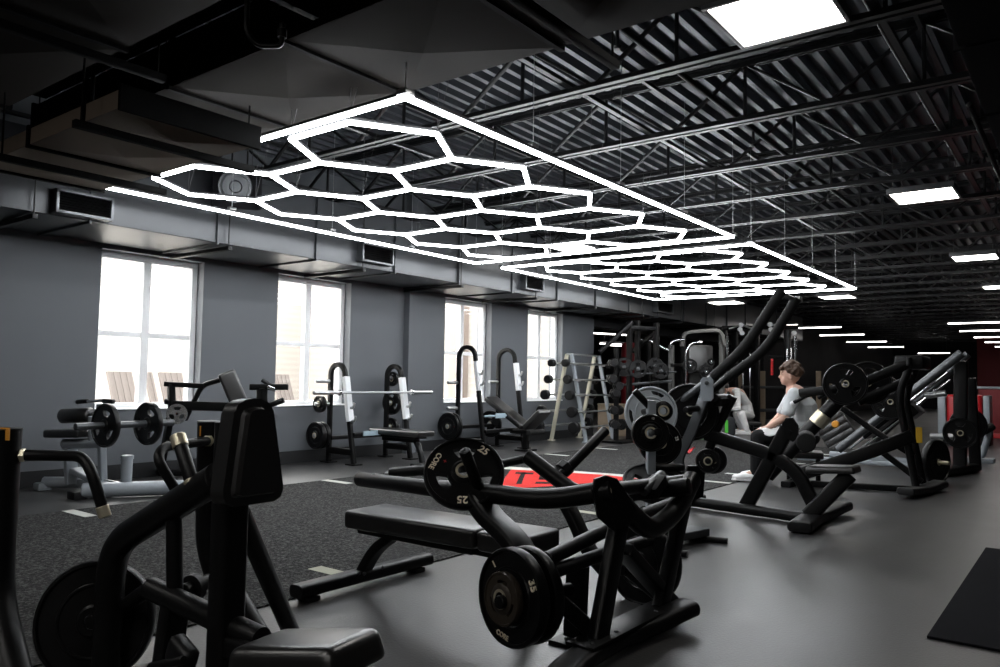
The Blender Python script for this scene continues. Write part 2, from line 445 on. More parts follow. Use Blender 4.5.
while y < 22.6:
    MB().box(((X0 + X1) / 2 + .01, y, (ZD0 + ZD1) / 2), (X1 - X0 + .03, .018, ZD1 - ZD0 + .04), bev=0).build('flange', 'wall_duct_sheet', D0, off); y += 1.2
for k in range(9):
    y = 2.55 + k * 1.75
    t = MB(); t.box(((X0 + X1) / 2 + .05, y, ZD0 - .045), (X1 - X0 + .06, .045, .04), bev=.004); t.tube([(X1 + .05, y, ZD0 - .06), (X1 + .05, y, 3.58)], .007, seg=6)
    t.build('hanger', 'black_paint', D0, off)
for ya, yb, za, zb in ((2.70, 3.14, 2.36, 2.535), (6.0, 6.48, 2.40, 2.60), (9.22, 9.68, 2.41, 2.61), (13.6, 14.3, 2.42, 2.62)):
    t = MB(); xx = X1 + .10
    t.box((X1 + .05, (ya + yb) / 2, zb), (.12, yb - ya, .022), bev=.002); t.box((X1 + .05, (ya + yb) / 2, za), (.12, yb - ya, .022), bev=.002)
    for yy in (ya, yb): t.box((X1 + .05, yy, (za + zb) / 2), (.12, .022, zb - za + .022), bev=.002)
    g = t.build('grille_frame', 'dark_steel', D0, off)
    for j in range(8): MB().box((X1 + .07, (ya + yb) / 2, za + (j + .8) * (zb - za) / 8.6), (.04, yb - ya - .02, .004), Euler((0, .6, 0)).to_matrix(), bev=0).build('louvre_blade', 'black_paint', g, off)

# two wide cross-broken ducts overhead, running across the room, on trapeze hangers


def cross_duct(label, y0, y1, z0, z1, xs, tilt, deep=0, skin_='duct_sheet'):
    ye = y1
    L = thing('overhead_duct', label, 'duct', (xs[2], (y0 + y1) / 2, z0), group='wide cross-broken ducts overhead')
    of = L.location.copy()
    mb = MB()
    for i_, (a, b) in enumerate(zip(xs, xs[1:])):
        y1 = ye + (deep if i_ < 2 else 0)
        mb.quad((a + .004, y0, z0 + .002), (b - .004, y1, z1))
        bm = bmesh.new(); n = 6; gx = []
        c_ = V(((a + b) / 2, (y0 + y1) / 2, z0 - tilt))
        q = [bm.verts.new((a + .012, y0 + .008, z0)), bm.verts.new((b - .012, y0 + .008, z0)), bm.verts.new((b - .012, y1 - .008, z0)), bm.verts.new((a + .012, y1 - .008, z0))]
        cv = bm.verts.new(c_)
        for i in range(4): bm.faces.new((q[(i + 1) % 4], q[i], cv))
        mb.add(bm)
    mb.build('casing', skin_, L, of, smooth=4)
    for i_, x in enumerate(xs):
        y1 = ye + (deep if i_ < 3 else 0)
        MB().box((x, (y0 + y1) / 2, (z0 + z1) / 2), (.03, y1 - y0 + .03, z1 - z0 + .035), bev=0).build('flange', 'hanger_black', L, of)
    return L, of


xs1 = [-6.25, -5.42, -4.32, -3.22, -2.12, -1.02]
d1, of1 = cross_duct('wide cross-broken black duct overhead, edge along the hexagon lights', 2.36, 3.24, 2.76, 3.05, xs1, .05)
d4, of4 = cross_duct('lower cross-broken black duct overhead, above the window end of the light frame', 1.89, 2.70, 2.42, 2.52, [-5.85, -5.05, -4.34, -3.92], .04, 0, 'duct_sheet_lit')
d2, of2 = cross_duct('wide cross-broken black duct overhead, the one away from the hexagon lights', .75, 1.93, 2.76, 3.05, [-6.6, -5.5, -4.0, -2.6, -1.2, .2], .06)
for d, of, y0, y1, xx in ((d1, of1, 2.2, 3.46, (-1.92,)), (d4, of4, 1.76, 2.84, (-4.16, -5.2)), (d2, of2, .6, 2.18, (-4.05, -2.75))):
    for x in xx:
        t = MB(); zh = 2.345 if d is d4 else 2.69; t.box((x, (y0 + y1) / 2, zh), (.045, y1 - y0, .042), bev=.004)
        for yy in (y0 + .04, y1 - .04): t.tube([(x, yy, zh), (x, yy, 3.55)], .006, seg=6)
        t.build('trapeze_hanger', 'hanger_black', d, of)
mb = MB(); mb.quad((-6.05, 1.93, 3.06), (3.4, 2.36, 3.10)); mb.quad((-6.9, -3, 3.06), (3.4, 1.2, 3.10))  # first dark sheet stands in for the shade in the open duct gap
struct('ceiling_soffit_gap_shade', mb, 'ceiling_paint')
# right-hand duct along the walkway
D3 = thing('walkway_duct', 'dark square duct running along the walkway side of the ceiling', 'duct', (.2, 8, 2.75)); of = (.2, 8, 2.75)
y = 2.0
MB().box((.36, 11.6, 3.03), (1.70, 19.19, .54), bev=.01).build('casing', 'ceiling_paint', D3, of)
while y < 21.3:
    MB().box((.36, y, 3.03), (1.74, .03, .57), bev=0).build('flange', 'ceiling_paint', D3, of); y += 1.2
t = MB(); t.tube([(-.55, 5.4, 2.78), (-.55, 8.05, 2.78), (-.55, 8.05, 2.62), (-.3, 8.05, 2.62)], .018, fil=.05, seg=8)
t.build('conduit', 'black_paint', D3, of)
# valve bends hanging in the gap between the ducts
for n, (px, py, lb) in enumerate(((250, 46, 'black pipe bend with valve hanging between the two overhead ducts'), (93, 152, 'black pipe bend with valve hanging low over the window side'))):
    p = at(px, py, z=2.40); t = MB(); q = p + RT * .13
    t.tube([p + V((0, -.02, .66)), p + V((0, -.02, .05)), p + RT * .03, q, q + V((0, 0, .05))], .011, fil=.04, seg=10)
    t.lathe([(0, -.015), (.019, -.015), (.019, .02), (.012, .025), (.012, .045), (0, .045)], q + V((0, 0, .05)), (0, 0, 1), 14)
    o = t.build('pipe_bend', 'black_paint', off=p); tag(o, lb, 'pipe', 'pipe bends between the ducts')

# ceiling light panels
TR = [(-1.575, 3.74, 'largest-looking square ceiling light panel, over the walkway beside the overhead duct'), (-1.61, 8.54, 'second square ceiling light panel along the walkway'),
      (-1.64, 13.2, 'third square ceiling light panel along the walkway'), (-1.64, 17.4, 'fourth square ceiling light panel along the walkway'),
      (-4.05, 15.0, 'square ceiling light panel beyond the far corner of the hexagon lights'), (-5.85, 14.1, 'square ceiling light panel beyond the hexagon lights, over the racks'),
      (-6.3, 9.2, 'square ceiling light panel glimpsed above the hexagon lights')]
TR += [(-5.0, -.9, 'square ceiling light panel behind the camera, window side'), (-2.2, -1.1, 'square ceiling light panel behind the camera, above the walkway'), (.6, -1.0, 'square ceiling light panel behind the camera, far from the windows'), (-3.6, -2.7, 'added square ceiling light panel well behind the camera, window side'), (-.8, -2.7, 'added square ceiling light panel well behind the camera, walkway side')]  # unseen panels; the last two are added to brighten the plate prints
tp = None
for x, y, lb in TR:
    if tp is None:
        tp = thing('ceiling_light', lb, 'ceiling light', (x, y, 3.0), group='square ceiling light panels')
        t = MB()
        for p, s in (((.3, .012, .03), (.6, .024, .06)), ((.3, .588, .03), (.6, .024, .06)), ((.012, .3, .03), (.024, .552, .06)), ((.588, .3, .03), (.024, .552, .06))): t.box(p, s, bev=.002)
        t.quad((.02, .02, .05), (.58, .58, .06)); t.build('frame', 'trim_metal', tp)
        MB().box((.3, .3, .012), (.552, .552, .012), bev=0).build('diffuser', 'troffer_glow', tp)
        for p in ((.05, .05), (.55, .05), (.05, .55), (.55, .55)): MB().tube([(*p, .05), (*p, .5)], .004, seg=5).build('suspension_wire', 'trim_metal', tp)
        c = tp
    else:
        c = copy_tree(tp); c.location = (x, y, {15.0: 2.7, 14.1: 2.6}.get(y, 3.0))
    c['label'] = lb
ROW = [(-5.61, 20.75, 'window-side row'), (-5.78, 24.05, 'window-side row'), (-5.97, 28.1, 'window-side row'), (-6.15, 32.1, 'window-side row'), (-5.45, 38.5, 'window-side row'),
       (-2.0, 20.6, 'walkway-side row'), (-2.1, 23.5, 'walkway-side row'), (-2.1, 26.6, 'walkway-side row'), (-2.1, 29.6, 'walkway-side row'), (-2.1, 33.0, 'walkway-side row')]
OR = ['first', 'second', 'third', 'fourth', 'fifth']; lp = None
XA = [(-9.5, 17.0, 'long strip light seen under the bulkhead beyond the barbell rack, upper one'), (-9.5, 17.4, 'strip light seen under the bulkhead beyond the barbell rack, lower one'), (-10.8, 20, 'strip light deep in the alcove behind the power rack'), (-6.35, 19.6, 'strip light beside the top of the cable station')]
for n, (x, y, lb) in enumerate(ROW + XA):
    if n < 10: lb = '%s strip light in the far %s over the back of the gym' % (OR[n % 5], lb)
    if lp is None:
        lp = thing('strip_light', lb, 'ceiling light', group='strip lights at the back')
        MB().box((0, 0, .035), (1.24, .09, .05), bev=.004).build('housing', 'trim_metal', lp)
        MB().box((0, 0, 0), (1.22, .075, .022), bev=.004).build('diffuser', 'strip_glow', lp)
        [MB().tube([(k, 0, .06), (k, 0, 1.1)], .004, seg=5).build('suspension_wire', 'trim_metal', lp) for k in (-.5, .5)]; c = lp
    else: c = copy_tree(lp)
    c.location = (x, y, (2.24, 2.0, 2.1, 2.53)[n - 10] if n > 9 else 2.53); c['label'] = lb
    if n in (10, 11, 12): c.rotation_euler.z = 1.2

# ------------------------------------------------------------------ hexagon tube lights
HZ = 2.545


def hex_light(label, x0, x1, y0, y1):
    root = thing('hexagon_light', label, 'ceiling light', ((x0 + x1) / 2, (y0 + y1) / 2, HZ), group='hexagon tube light frames'); of = root.location.copy()
    def T(p, q, nm): 
        p, q = V(p), V(q); dz = V((0, 0, 1))
        o = MB().bar([p - dz * .008, q - dz * .008], .031, .024, rr=.009).build(nm, 'hex_tube', root, of)
        MB().bar([p + dz * .013, q + dz * .013], .036, .018, rr=.004).build('tube_uplight_cap', 'trim_metal', o, of)  # unseen cap added over each tube to cut its upward light
    for p, q in (((x0, y0), (x1, y0)), ((x1, y0), (x1, y1)), ((x1, y1), (x0, y1)), ((x0, y1), (x0, y0))):
        T((*p, HZ), (*q, HZ), 'border_tube')
    pit = (y1 - y0 - .20) / 5; s = pit / math.sqrt(3) * 1.055; cx = (x0 + x1) / 2 + .035; seen = set(); nodes = set()
    for col in (-1, 0, 1):
        for k in range(5 if col else 4):
            yc = y0 + .10 + pit * (k + (.5 if col else 1)); xc = cx + col * 1.5 * s
            vs = [(xc + s * math.cos(math.radians(60 * i)), yc + pit / math.sqrt(3) * math.sin(math.radians(60 * i))) for i in range(6)]
            for i in range(6):
                a, b = vs[i], vs[(i + 1) % 6]; key = (round((a[0] + b[0]) / 2, 2), round((a[1] + b[1]) / 2, 2))
                if key in seen: continue
                seen.add(key); T((*a, HZ), (*b, HZ), 'hexagon_tube')
            for v in vs: nodes.add((round(v[0], 2), round(v[1], 2)))
    for x, y in sorted(nodes)[::3]:
        MB().tube([(x, y, HZ + .015), (x + .02, y, 3.6)], .0025, seg=4, cap=0).build('suspension_wire', 'trim_metal', root, of)
        MB().tube([(x, y, HZ + .015), (x + .18, y + .12, 3.6)], .002, seg=4, cap=0).build('suspension_wire', 'trim_metal', root, of)
    for p in ((x0, y0), (x1, y0), (x1, y1), (x0, y1)):
        MB().box((*p, HZ + .016), (.07, .07, .03), bev=.004).tube([(*p, HZ + .02), (*p, 3.6)], .003, seg=5).build('corner_connector', 'brushed_steel', root, of)
    for k in range(1, 4):
        yy = y0 + (y1 - y0) * k / 4
        for xx in (x0, x1): MB().box((xx, yy, HZ + .034), (.04, .07, .025), bev=.003).tube([(xx, yy, HZ + .03), (xx, yy, 3.6)], .003, seg=5).build('edge_connector', 'brushed_steel', root, of)
    return root


hex_light('hexagon grid of white light tubes, frame with its corner by the overhead duct', -6.22, -2.85, 2.86, 7.58)
hex_light('hexagon grid of white light tubes, frame beyond the one by the duct', -6.18, -2.84, 8.08, 12.66)

# unit heater above the light grid
hc_ = at(238, 187, z=2.86); UH = thing('unit_heater', 'grey box heater with a round outlet hung above the hexagon lights', 'heater', hc_); nh = V((.75, -.62, -.22)).normalized()
MB().box(hc_, (.42, .42, .34), frame(nh), bev=.03).build('casing', 'ceiling_paint', UH, hc_)
MB().lathe([(.06, .0), (.13, .0), (.15, .03), (.15, .10), (.13, .10), (.12, .03), (.06, .03), (.05, .05), (0, .05)], hc_ + nh * .16, nh, 24).build('outlet_ring', 'dark_steel', UH, hc_)
for s_ in (-1, 1): MB().tube([hc_ + V((0, .15 * s_, .1)), hc_ + V((0, .15 * s_, .72))], .006, seg=6).build('hanger_rod', 'trim_metal', UH, hc_)

# ------------------------------------------------------------------ turf markings and floor emblem
def decal(name, poly, m, label, cat, group=None, z0=.0082, t=.0012):
    c_ = sum((V(p) for p in poly), V((0, 0))) / len(poly); mb = MB()
    bm = bmesh.new(); f = bm.faces.new([bm.verts.new((p[0], p[1], z0)) for p in poly])
    if f.normal.z < 0 or f.calc_area() < 0: f.normal_flip()
    g = bmesh.ops.extrude_face_region(bm, geom=[f]); bmesh.ops.translate(bm, vec=(0, 0, t), verts=[v for v in g['geom'] if isinstance(v, bmesh.types.BMVert)])
    bmesh.ops.recalc_face_normals(bm, faces=bm.faces); mb.add(bm)
    return mb, (c_.x, c_.y, z0)


for side, xa, xb, ml in (('window', -6.20, -5.82, 'mark_white'), ('walkway', -3.40, -3.02, 'mark_beige')):
    for n, y in enumerate((2.72, 5.2, 7.9, 9.2, 10.6, 12.0) if side == 'window' else (2.80, 5.37, 7.95, 8.80, 10.6, 12.3)):
        mb, o_ = decal('m', [(xa, y - .045), (xb, y - .045), (xb, y + .045), (xa, y + .045)], ml if n < 2 else 'mark_white', '', '')
        o = mb.build('distance_mark', ml if n < 2 else 'mark_white', off=o_); tag(o, '%s pale distance dash on the %s edge of the black turf' % (['first', 'second', 'third', 'fourth', 'fifth', 'sixth'][n], side), 'floor marking', 'distance dashes on the turf edges', 'structure')
G = lambda px, py: at(px, py, z=.009).xy
poly = [G(511, 469.5), G(496.5, 489.5), G(560, 485.5), G(640, 478.5), G(655, 477.5)]
em = thing('floor_emblem', 'red and white emblem with dark letters on the black turf', 'floor marking', (*G(560, 477), .0082)); eo = em.location.copy()
em['kind'] = 'structure'
mb, _ = decal('', poly, '', '', ''); mb.build('red_field', 'turf_red', em, eo)
mb, _ = decal('', [G(503, 469), G(506, 466.6), G(560, 470), G(690, 479.5), G(668, 481.5), G(600, 474.5)], '', '', '', z0=.0096); mb.build('white_stripe', 'mark_white', em, eo)
for pl in ([G(521.5, 472.3), G(526, 472.3), G(521.5, 484), G(516, 484)], [G(516, 472.2), G(534, 472.9), G(533, 474.4), G(515, 473.8)],
           [G(543, 475.2), G(556, 475.2), G(555, 476.6), G(543, 476.6)], [G(540, 475.2), G(544, 475.2), G(543, 479.5), G(538.5, 479.5)], [G(539, 478.2), G(555, 478.2), G(554.6, 479.8), G(538.6, 479.8)],
           [G(551, 478.2), G(555.6, 478.2), G(553, 483.5), G(548, 483.5)], [G(536, 482), G(553, 482), G(552, 483.8), G(535, 483.8)]):
    mb, _ = decal('', pl, '', '', '', z0=.0098); o = mb.build('letter_stroke', 'turf_ink', em, eo)
# floor mat at the walkway
mt_ = MB(); mt_.box((.28, 4.85, .006), (1.7, 2.28, .012), bev=.004); tag(mt_.build('floor_mat', 'mat_black', off=(.28, 4.85, 0)), 'flat black mat lying on the grey rubber walkway', 'mat')
# ------------------------------------------------------------------ weights
def ring(mb, prof, c=(0, 0, 0), n=(0, 0, 1), seg=40, up=(0, 1, 0)):
    """Closed profile (radius, height) spun into a ring."""
    bm = bmesh.new(); R = frame(n, up); rs = [[bm.verts.new((r * math.cos(2 * PI * i / seg), r * math.sin(2 * PI * i / seg), z)) for i in range(seg)] for r, z in prof]
    for a, b in zip(rs, rs[1:] + rs[:1]):
        for i in range(seg): bm.faces.new((a[i], a[(i + 1) % seg], b[(i + 1) % seg], b[i]))
    bmesh.ops.recalc_face_normals(bm, faces=bm.faces)
    return mb.add(bm, Matrix.Translation(V(c)) @ R.to_4x4())


def web(mb, ro, ri, t, holes, z=0):
    bm = bmesh.new(); E = []
    def loop(p):
        vs = [bm.verts.new((x, y, z - t / 2)) for x, y in p]
        for i in range(len(vs)): E.append(bm.edges.new((vs[i], vs[(i + 1) % len(vs)])))
    loop([(ro * math.cos(2 * PI * i / 40), ro * math.sin(2 * PI * i / 40)) for i in range(40)])
    loop([(ri * math.cos(2 * PI * i / 16), ri * math.sin(2 * PI * i / 16)) for i in range(16)])
    for a, r0, r1, w in holes:
        p = []; m_ = 7
        for k in range(m_): th = math.radians(a - w + 2 * w * k / (m_ - 1)); p.append((r1 * math.cos(th), r1 * math.sin(th)))
        for k in range(m_): th = math.radians(a + (w - 2 * w * k / (m_ - 1)) * .72); p.append((r0 * math.cos(th), r0 * math.sin(th)))
        q = [V((*v, 0)) for v in p]; o = []
        for i in range(len(q)):                                   # soften the corners
            o += [(q[i] * .75 + q[i - 1] * .25).xy, (q[i] * .75 + q[(i + 1) % len(q)] * .25).xy]
        loop(o)
    bmesh.ops.triangle_fill(bm, use_beauty=True, edges=E)
    g = bmesh.ops.extrude_face_region(bm, geom=bm.faces[:]); bmesh.ops.translate(bm, vec=(0, 0, t), verts=[v for v in g['geom'] if isinstance(v, bmesh.types.BMVert)])
    bmesh.ops.recalc_face_normals(bm, faces=bm.faces)
    return mb.add(bm)


_pl = {}


def plate(label, c, n, up, r, t=.035, kind='grip', texts=(), group=None, m='plate_rubber', hub='collar_metal'):
    key = (round(r, 3), round(t, 3), kind, m)
    if key not in _pl:
        mb = MB(); h = t / 2
        if kind == 'grip': web(mb, r * .93, .026, t * .62, [(a, r * .42, r * .70, 27) for a in (90, 210, 330)])
        elif kind == 'slot': web(mb, r * .93, .026, t * .55, [(a, r * .70, r * .84, 20) for a in (70, 190, 310)])
        else: web(mb, r * .93, .026, t * .6, [])
        ring(mb, [(r * .90, h * .58), (r * .925, h), (r * .97, h), (r, h * .6), (r, -h * .6), (r * .97, -h), (r * .925, -h), (r * .90, -h * .58)])
        ring(mb, [(.0255, h * 1.12), (.046, h * 1.12), (.056, h * .7), (.056, -h * .7), (.046, -h * 1.12), (.0255, -h * 1.12)], seg=24)
        if kind != 'grip': ring(mb, [(r * .56, h * .62), (r * .58, h * .8), (r * .61, h * .8), (r * .63, h * .62), (r * .63, -h * .62), (r * .61, -h * .8), (r * .58, -h * .8), (r * .56, -h * .62)])
        o = mb.build('weight_plate', m); _pl[key] = o.data; bpy.data.objects.remove(o)
        hb = MB(); ring(hb, [(.0255, h * 1.2), (.036, h * 1.2), (.036, h * .9), (.0255, h * .9)], seg=24)
        ho = hb.build('hub_ring', hub); _pl[key + ('h',)] = ho.data; bpy.data.objects.remove(ho)
    o = bpy.data.objects.new('weight_plate', _pl[key]); C.objects.link(o)
    mx = frame(n, up).to_4x4(); mx.translation = V(c); o.matrix_world = mx
    tag(o, label, 'weight plate', group)
    hr = bpy.data.objects.new('hub_ring', _pl[key + ('h',)]); C.objects.link(hr); hr.parent = o
    for txt, a, rot, rad, size, mm in texts:
        me = text_mesh(txt, size); me.materials.append(M[mm])
        q = bpy.data.objects.new('raised_lettering' if txt.isalpha() else 'raised_number', me); C.objects.link(q); q.parent = o
        a_ = math.radians(a); q.location = (rad * math.cos(a_), rad * math.sin(a_), t * .31 + .0012); q.rotation_euler = (0, 0, math.radians(rot))
    return o


def pad(c, size, rot=None, bev=.025, taper=None, m='black_vinyl'):
    return MB().box(c, size, rot, bev=bev, seg=4, taper=taper)


def rot_to(xaxis, zup=(0, 0, 1)):
    """Rotation with local X along xaxis and local Z towards zup."""
    x = V(xaxis).normalized(); z = V(zup); z = (z - x * z.dot(x)).normalized(); y = z.cross(x)
    return Matrix((x, y, z)).transposed()


def bolts(parent, pts, n, off, r=.009):
    for p in pts: MB().lathe([(0, -.002), (r, -.002), (r, .006), (r * .6, .009), (0, .009)], p, n, 8).build('bolt', 'dark_steel', parent, off)


# ------------------------------------------------------------------ chest-supported row, closest to the camera
YR = 1.29
T1 = thing('seated_row_machine', 'black plate-loaded rowing machine with chest pad, bent handles and a small seat', 'gym machine', (-1.97, YR, 0)); o1 = T1.location.copy()
MB().bar([(-1.94, YR, 0.0), (-1.94, YR, .92)], .075, .085, up=(0, 1, 0), rr=.016).build('pillar', 'black_paint', T1, o1)
p_top = at(224, 474, y=YR); p_mid = at(112, 545, y=YR); 
MB().tube([p_top + V((-.02, 0, -.01)), p_mid, V((p_mid.x, YR, 0))], .046, fil=.13, seg=20).build('front_frame', 'black_paint', T1, o1)
MB().box((p_mid.x, YR, .015), (.16, .5, .03), bev=.01).build('floor_plate', 'black_paint', T1, o1)
MB().box((-1.94, YR, .012), (.2, .16, .024), bev=.008).build('floor_plate', 'black_paint', T1, o1)
MB().tube([at(240, 512, x=-1.96), V((*at(305, 664, z=0).xy, 0))], .030, seg=16).build('rear_leg', 'black_paint', T1, o1)
# chest pad, facing the seat
pc = at(256, 452, x=-1.815)
ch = MB()
ch.prism([(-0.0636, 0.1062), (-0.0509, 0.1296), (-0.0276, 0.1413), (0.0, 0.1449), (0.0276, 0.1413), (0.0509, 0.1296), (0.0636, 0.1062), (0.0943, -0.0945), (0.0943, -0.1125), (0.0859, -0.1314), (0.0636, -0.1413), (-0.0636, -0.1413), (-0.0859, -0.1314), (-0.0943, -0.1125), (-0.0943, -0.0945)], (1, 0, .05), .12, (pc.x - .03, pc.y - .005, pc.z), (0, 0, 1), bev=.030)
wn_ = ch.build('chest_pad', 'black_vinyl', T1, o1).modifiers.new('smooth_normals', 'WEIGHTED_NORMAL'); wn_.keep_sharp = True; wn_.weight = 90
MB().bar([(-1.97, YR, pc.z - .02), (pc.x - .03, YR + .005, pc.z - .02)], .06, .06).build('pad_bracket', 'black_paint', T1, o1)
# seat
sc_ = at(309, 640, z=.42); st = MB(); st.box((sc_.x - .01, sc_.y + .0, .385), (.34, .215, .08), rot_to((.96, .16, .17)), bev=.03, seg=4, taper=(.93, .9))
st.build('seat_pad', 'black_vinyl', T1, o1)
MB().bar([(-1.95, YR, .30), (sc_.x - .05, sc_.y + .02, .33)], .05, .06).bar([(sc_.x - .04, sc_.y + .02, .37), (sc_.x - .04, sc_.y + .02, 0)], .06, .06, up=(0, 1, 0)).build('seat_post', 'black_paint', T1, o1)
MB().box((sc_.x - .04, sc_.y + .02, .012), (.4, .08, .024), bev=.008).build('base_rail', 'black_paint', T1, o1)
# swinging arms with bent handles
for s, ya, pxs in ((-1, .917, ((30, 455), (82, 456), (91, 470), (105, 516))), (1, 1.585, ((208, 441), (163, 447), (157, 458), (186, 508)))):
    xa = -2.52
    arm = MB().tube([(xa, ya, .885), (xa + .01, ya + s * .005, .40), (xa + .34, ya + s * .03, .12)], .047, fil=.12, seg=20)
    ao = arm.build('lever_arm', 'black_paint', T1, o1)
    MB().lathe([(.030, 0), (.048, .001), (.048, .004), (0, .008)], (xa, ya, .882), (0, 0, 1), 20).build('arm_cap', 'black_rubber', ao, o1)
    MB().box(at(5, 434, d=2.212) if s < 0 else at(203.5, 431, d=2.735), (.026, .036, .006), frame((.61, -.79, 0)), bev=.001).build('warning_sticker', 'orange_sticker', ao, o1)
    ps = [at(px, py, x=xa + .04 + .035 * i) for i, (px, py) in enumerate(pxs)]
    hd = MB().tube([V((xa, ya, ps[0].z))] + ps, .0165, fil=.05, seg=16).build('handle', 'black_rubber', ao, o1)
    e, dr = ps[-1], (ps[-1] - ps[-2]).normalized()
    MB().tube([e - dr * .032, e + dr * .004], .0185, seg=18, cap=.003).build('handle_collar', 'collar_metal', ao, o1)
    k0, k1 = V((xa, ya, ps[0].z)), ps[0]; d_ = (k1 - k0).normalized(); k = k0 + d_ * .042
    MB().tube([k, k + d_ * .016], .021, seg=6, cap=.002).build('handle_nut', 'collar_metal', ao, o1)
# upright grip with a metal collar standing on the frame
g0, g1 = at(192, 482, y=YR - .02), at(178, 437, y=YR - .02)
gr = MB().tube([g0, g1], .0205, seg=18).build('stability_grip', 'black_rubber', T1, o1)
dv = (g1 - g0).normalized()
MB().tube([g1 - dv * .035, g1 + dv * .006], .0235, seg=20, cap=.003).build('grip_collar', 'collar_metal', gr, o1)
MB().tube([g0 - dv * .006, g0 + dv * .008], .023, seg=20, cap=.003).build('grip_ring', 'collar_metal', gr, o1)
# lower spine, strut, storage horns
q0, q1 = at(150, 588, y=YR - .02), at(262, 640, y=YR + .02)
MB().tube([q0, q1], .034, seg=18).build('lower_spine', 'black_paint', T1, o1)
MB().tube([at(174, 515, y=YR), at(175, 597, y=YR)], .024, seg=16).build('strut', 'black_paint', T1, o1)
MB().bar([at(176, 600, y=YR), at(163, 667, y=YR) + V((0, 0, -.1))], .05, .08, up=(0, 1, 0)).build('lower_leg', 'black_paint', T1, o1)
h0 = at(183, 592, y=YR + .05); h1 = at(240, 568, y=YR + .30)
hn = MB().tube([h0, h1], .024, seg=16).build('weight_horn', 'black_paint', T1, o1)
hd_ = (h1 - h0).normalized(); 
mb = MB(); mb.lathe([(.024, 0), (.042, .004), (.042, .03), (.024, .034)], h0 + hd_ * .03, hd_, 20); mb.build('horn_stop', 'black_rubber', hn, o1)
pn = V((.62, -.74, .18)).normalized(); pc1 = at(95, 621, d=2.62)
hn2 = MB().tube([q0 + V((0, 0, 0)), pc1 - pn * .10, pc1 + pn * .03], .024, seg=16).build('weight_horn', 'black_paint', T1, o1)
plate('black rubber weight plate hung low on the rowing machine with the chest pad', pc1, pn, (0, 0, 1), .200, .045, 'solid', hub='plate_rubber')
fp = at(182, 655, y=YR - .1)
MB().box((fp.x, fp.y, fp.z), (.10, .05, .08), Matrix.Rotation(.4, 3, 'Y'), bev=.02, seg=3).build('foot_pad', 'black_rubber', T1, o1)
MB().tube([at(178, 640, y=YR), fp], .014).tube([at(150, 667, y=YR - .16), at(184, 660, y=YR - .14)], .012).build('foot_bracket', 'black_paint', T1, o1)

# ------------------------------------------------------------------ lever press with numbered plates, and the bench under it
T2 = thing('lever_press_machine', 'black plate-loaded lever press with two long low arms, loaded with 25 and 35 plates', 'gym machine', (-1.54, 2.83, 0)); o2 = T2.location.copy()
X2 = -1.53
ft = []
for i in range(13):
    t = i / 12; y = 2.10 + t * 1.12; ft.append((X2 + .09 + .10 * (2 * t - 1) ** 2 - .06, y, .05 + .035 * max(0, t - .8) * 5))
MB().sweep(ft, rrect(.12, .065, .03, 4), cap=.012).build('base_foot', 'black_paint', T2, o2)
MB().box((X2 + .03, 2.86, .086), (.12, .80, .012), bev=.004).build('foot_bracket', 'black_paint', T2, o2)
bolts(T2, [(X2 + .06, 2.50, .09), (X2 + .06, 2.68, .09), (X2 + .06, 3.02, .09), (X2 + .06, 3.22, .09)], (0, 0, 1), o2)
u1t, u2t = at(622, 505, x=X2 + .0), at(687, 487, x=X2)
MB().bar([(X2 + .03, 2.59, .07), u1t], .055, .095, up=(0, 1, 0), rr=.018).build('upright', 'black_paint', T2, o2)
MB().bar([(X2 + .03, 3.12, .07), u2t], .055, .085, up=(0, 1, 0), rr=.018).build('upright', 'black_paint', T2, o2)
yk = [at(608, 487, x=X2 + .03), at(628, 512, x=X2 + .04), at(650, 532, x=X2 + .05), at(676, 512, x=X2 + .04), at(693, 478, x=X2 + .03)]
MB().bar(fillet(yk, .14, 8), .085, .075, up=(1, 0, 0), rr=.03).build('yoke', 'black_paint', T2, o2)
pv = at(604, 490, x=X2 + .05)
ck = MB(); ck.prism([(-.055, .0), (-.045, .045), (0, .058), (.045, .045), (.085, -.01), (.125, -.075), (.10, -.13), (.03, -.15), (-.03, -.10)], (.78, -.62, 0), .022, pv + V((.012, -.012, -.0)), bev=.004)
cko = ck.build('cheek_plate', 'black_paint', T2, o2)
MB().lathe([(0, 0), (.017, 0), (.017, .006), (.008, .010), (0, .010)], pv + V((.025, -.02, 0)), (.78, -.62, 0), 18).build('pivot_bolt', 'collar_metal', cko, o2)
pv2 = at(693, 476, x=X2)
ck = MB(); ck.prism([(-.05, 0), (-.03, .05), (.02, .05), (.06, .0), (.05, -.10), (-.04, -.12)], (.78, -.62, 0), .022, pv2, bev=.004); ck.build('cheek_plate', 'black_paint', T2, o2)
MB().tube([at(612, 490, x=X2 - .02), at(690, 480, x=X2 - .02)], .030, seg=16).build('pivot_shaft', 'black_paint', T2, o2)
MB().tube([at(643, 492, x=X2), at(662, 474, x=X2)], .021, seg=16).build('bumper', 'dark_steel', T2, o2)
MB().box(at(655, 486, x=X2 + .01), (.07, .12, .05), Matrix.Rotation(.5, 3, 'X'), bev=.012).build('stop_block', 'black_paint', T2, o2)
# near lever
nl = [at(612, 490, y=2.60), at(545, 501, y=2.53), at(488, 493, y=2.50), at(440, 489, y=2.56)]
L1 = MB().tube(nl, .040, fil=.16, seg=20).build('lever', 'black_paint', T2, o2)
hg = [at(440, 489.5, y=2.56), at(359, 479, y=2.68)]
g = MB().tube(hg, .036, seg=20, cap=.008).build('handle_grip', 'black_rubber', L1, o2)
ms = MB().lathe([(0, 0), (.012, 0), (.010, .003), (0, .004)], at(374, 475, y=2.645), (.55, -.6, .6), 12).build('push_button', 'brushed_steel', L1, o2)
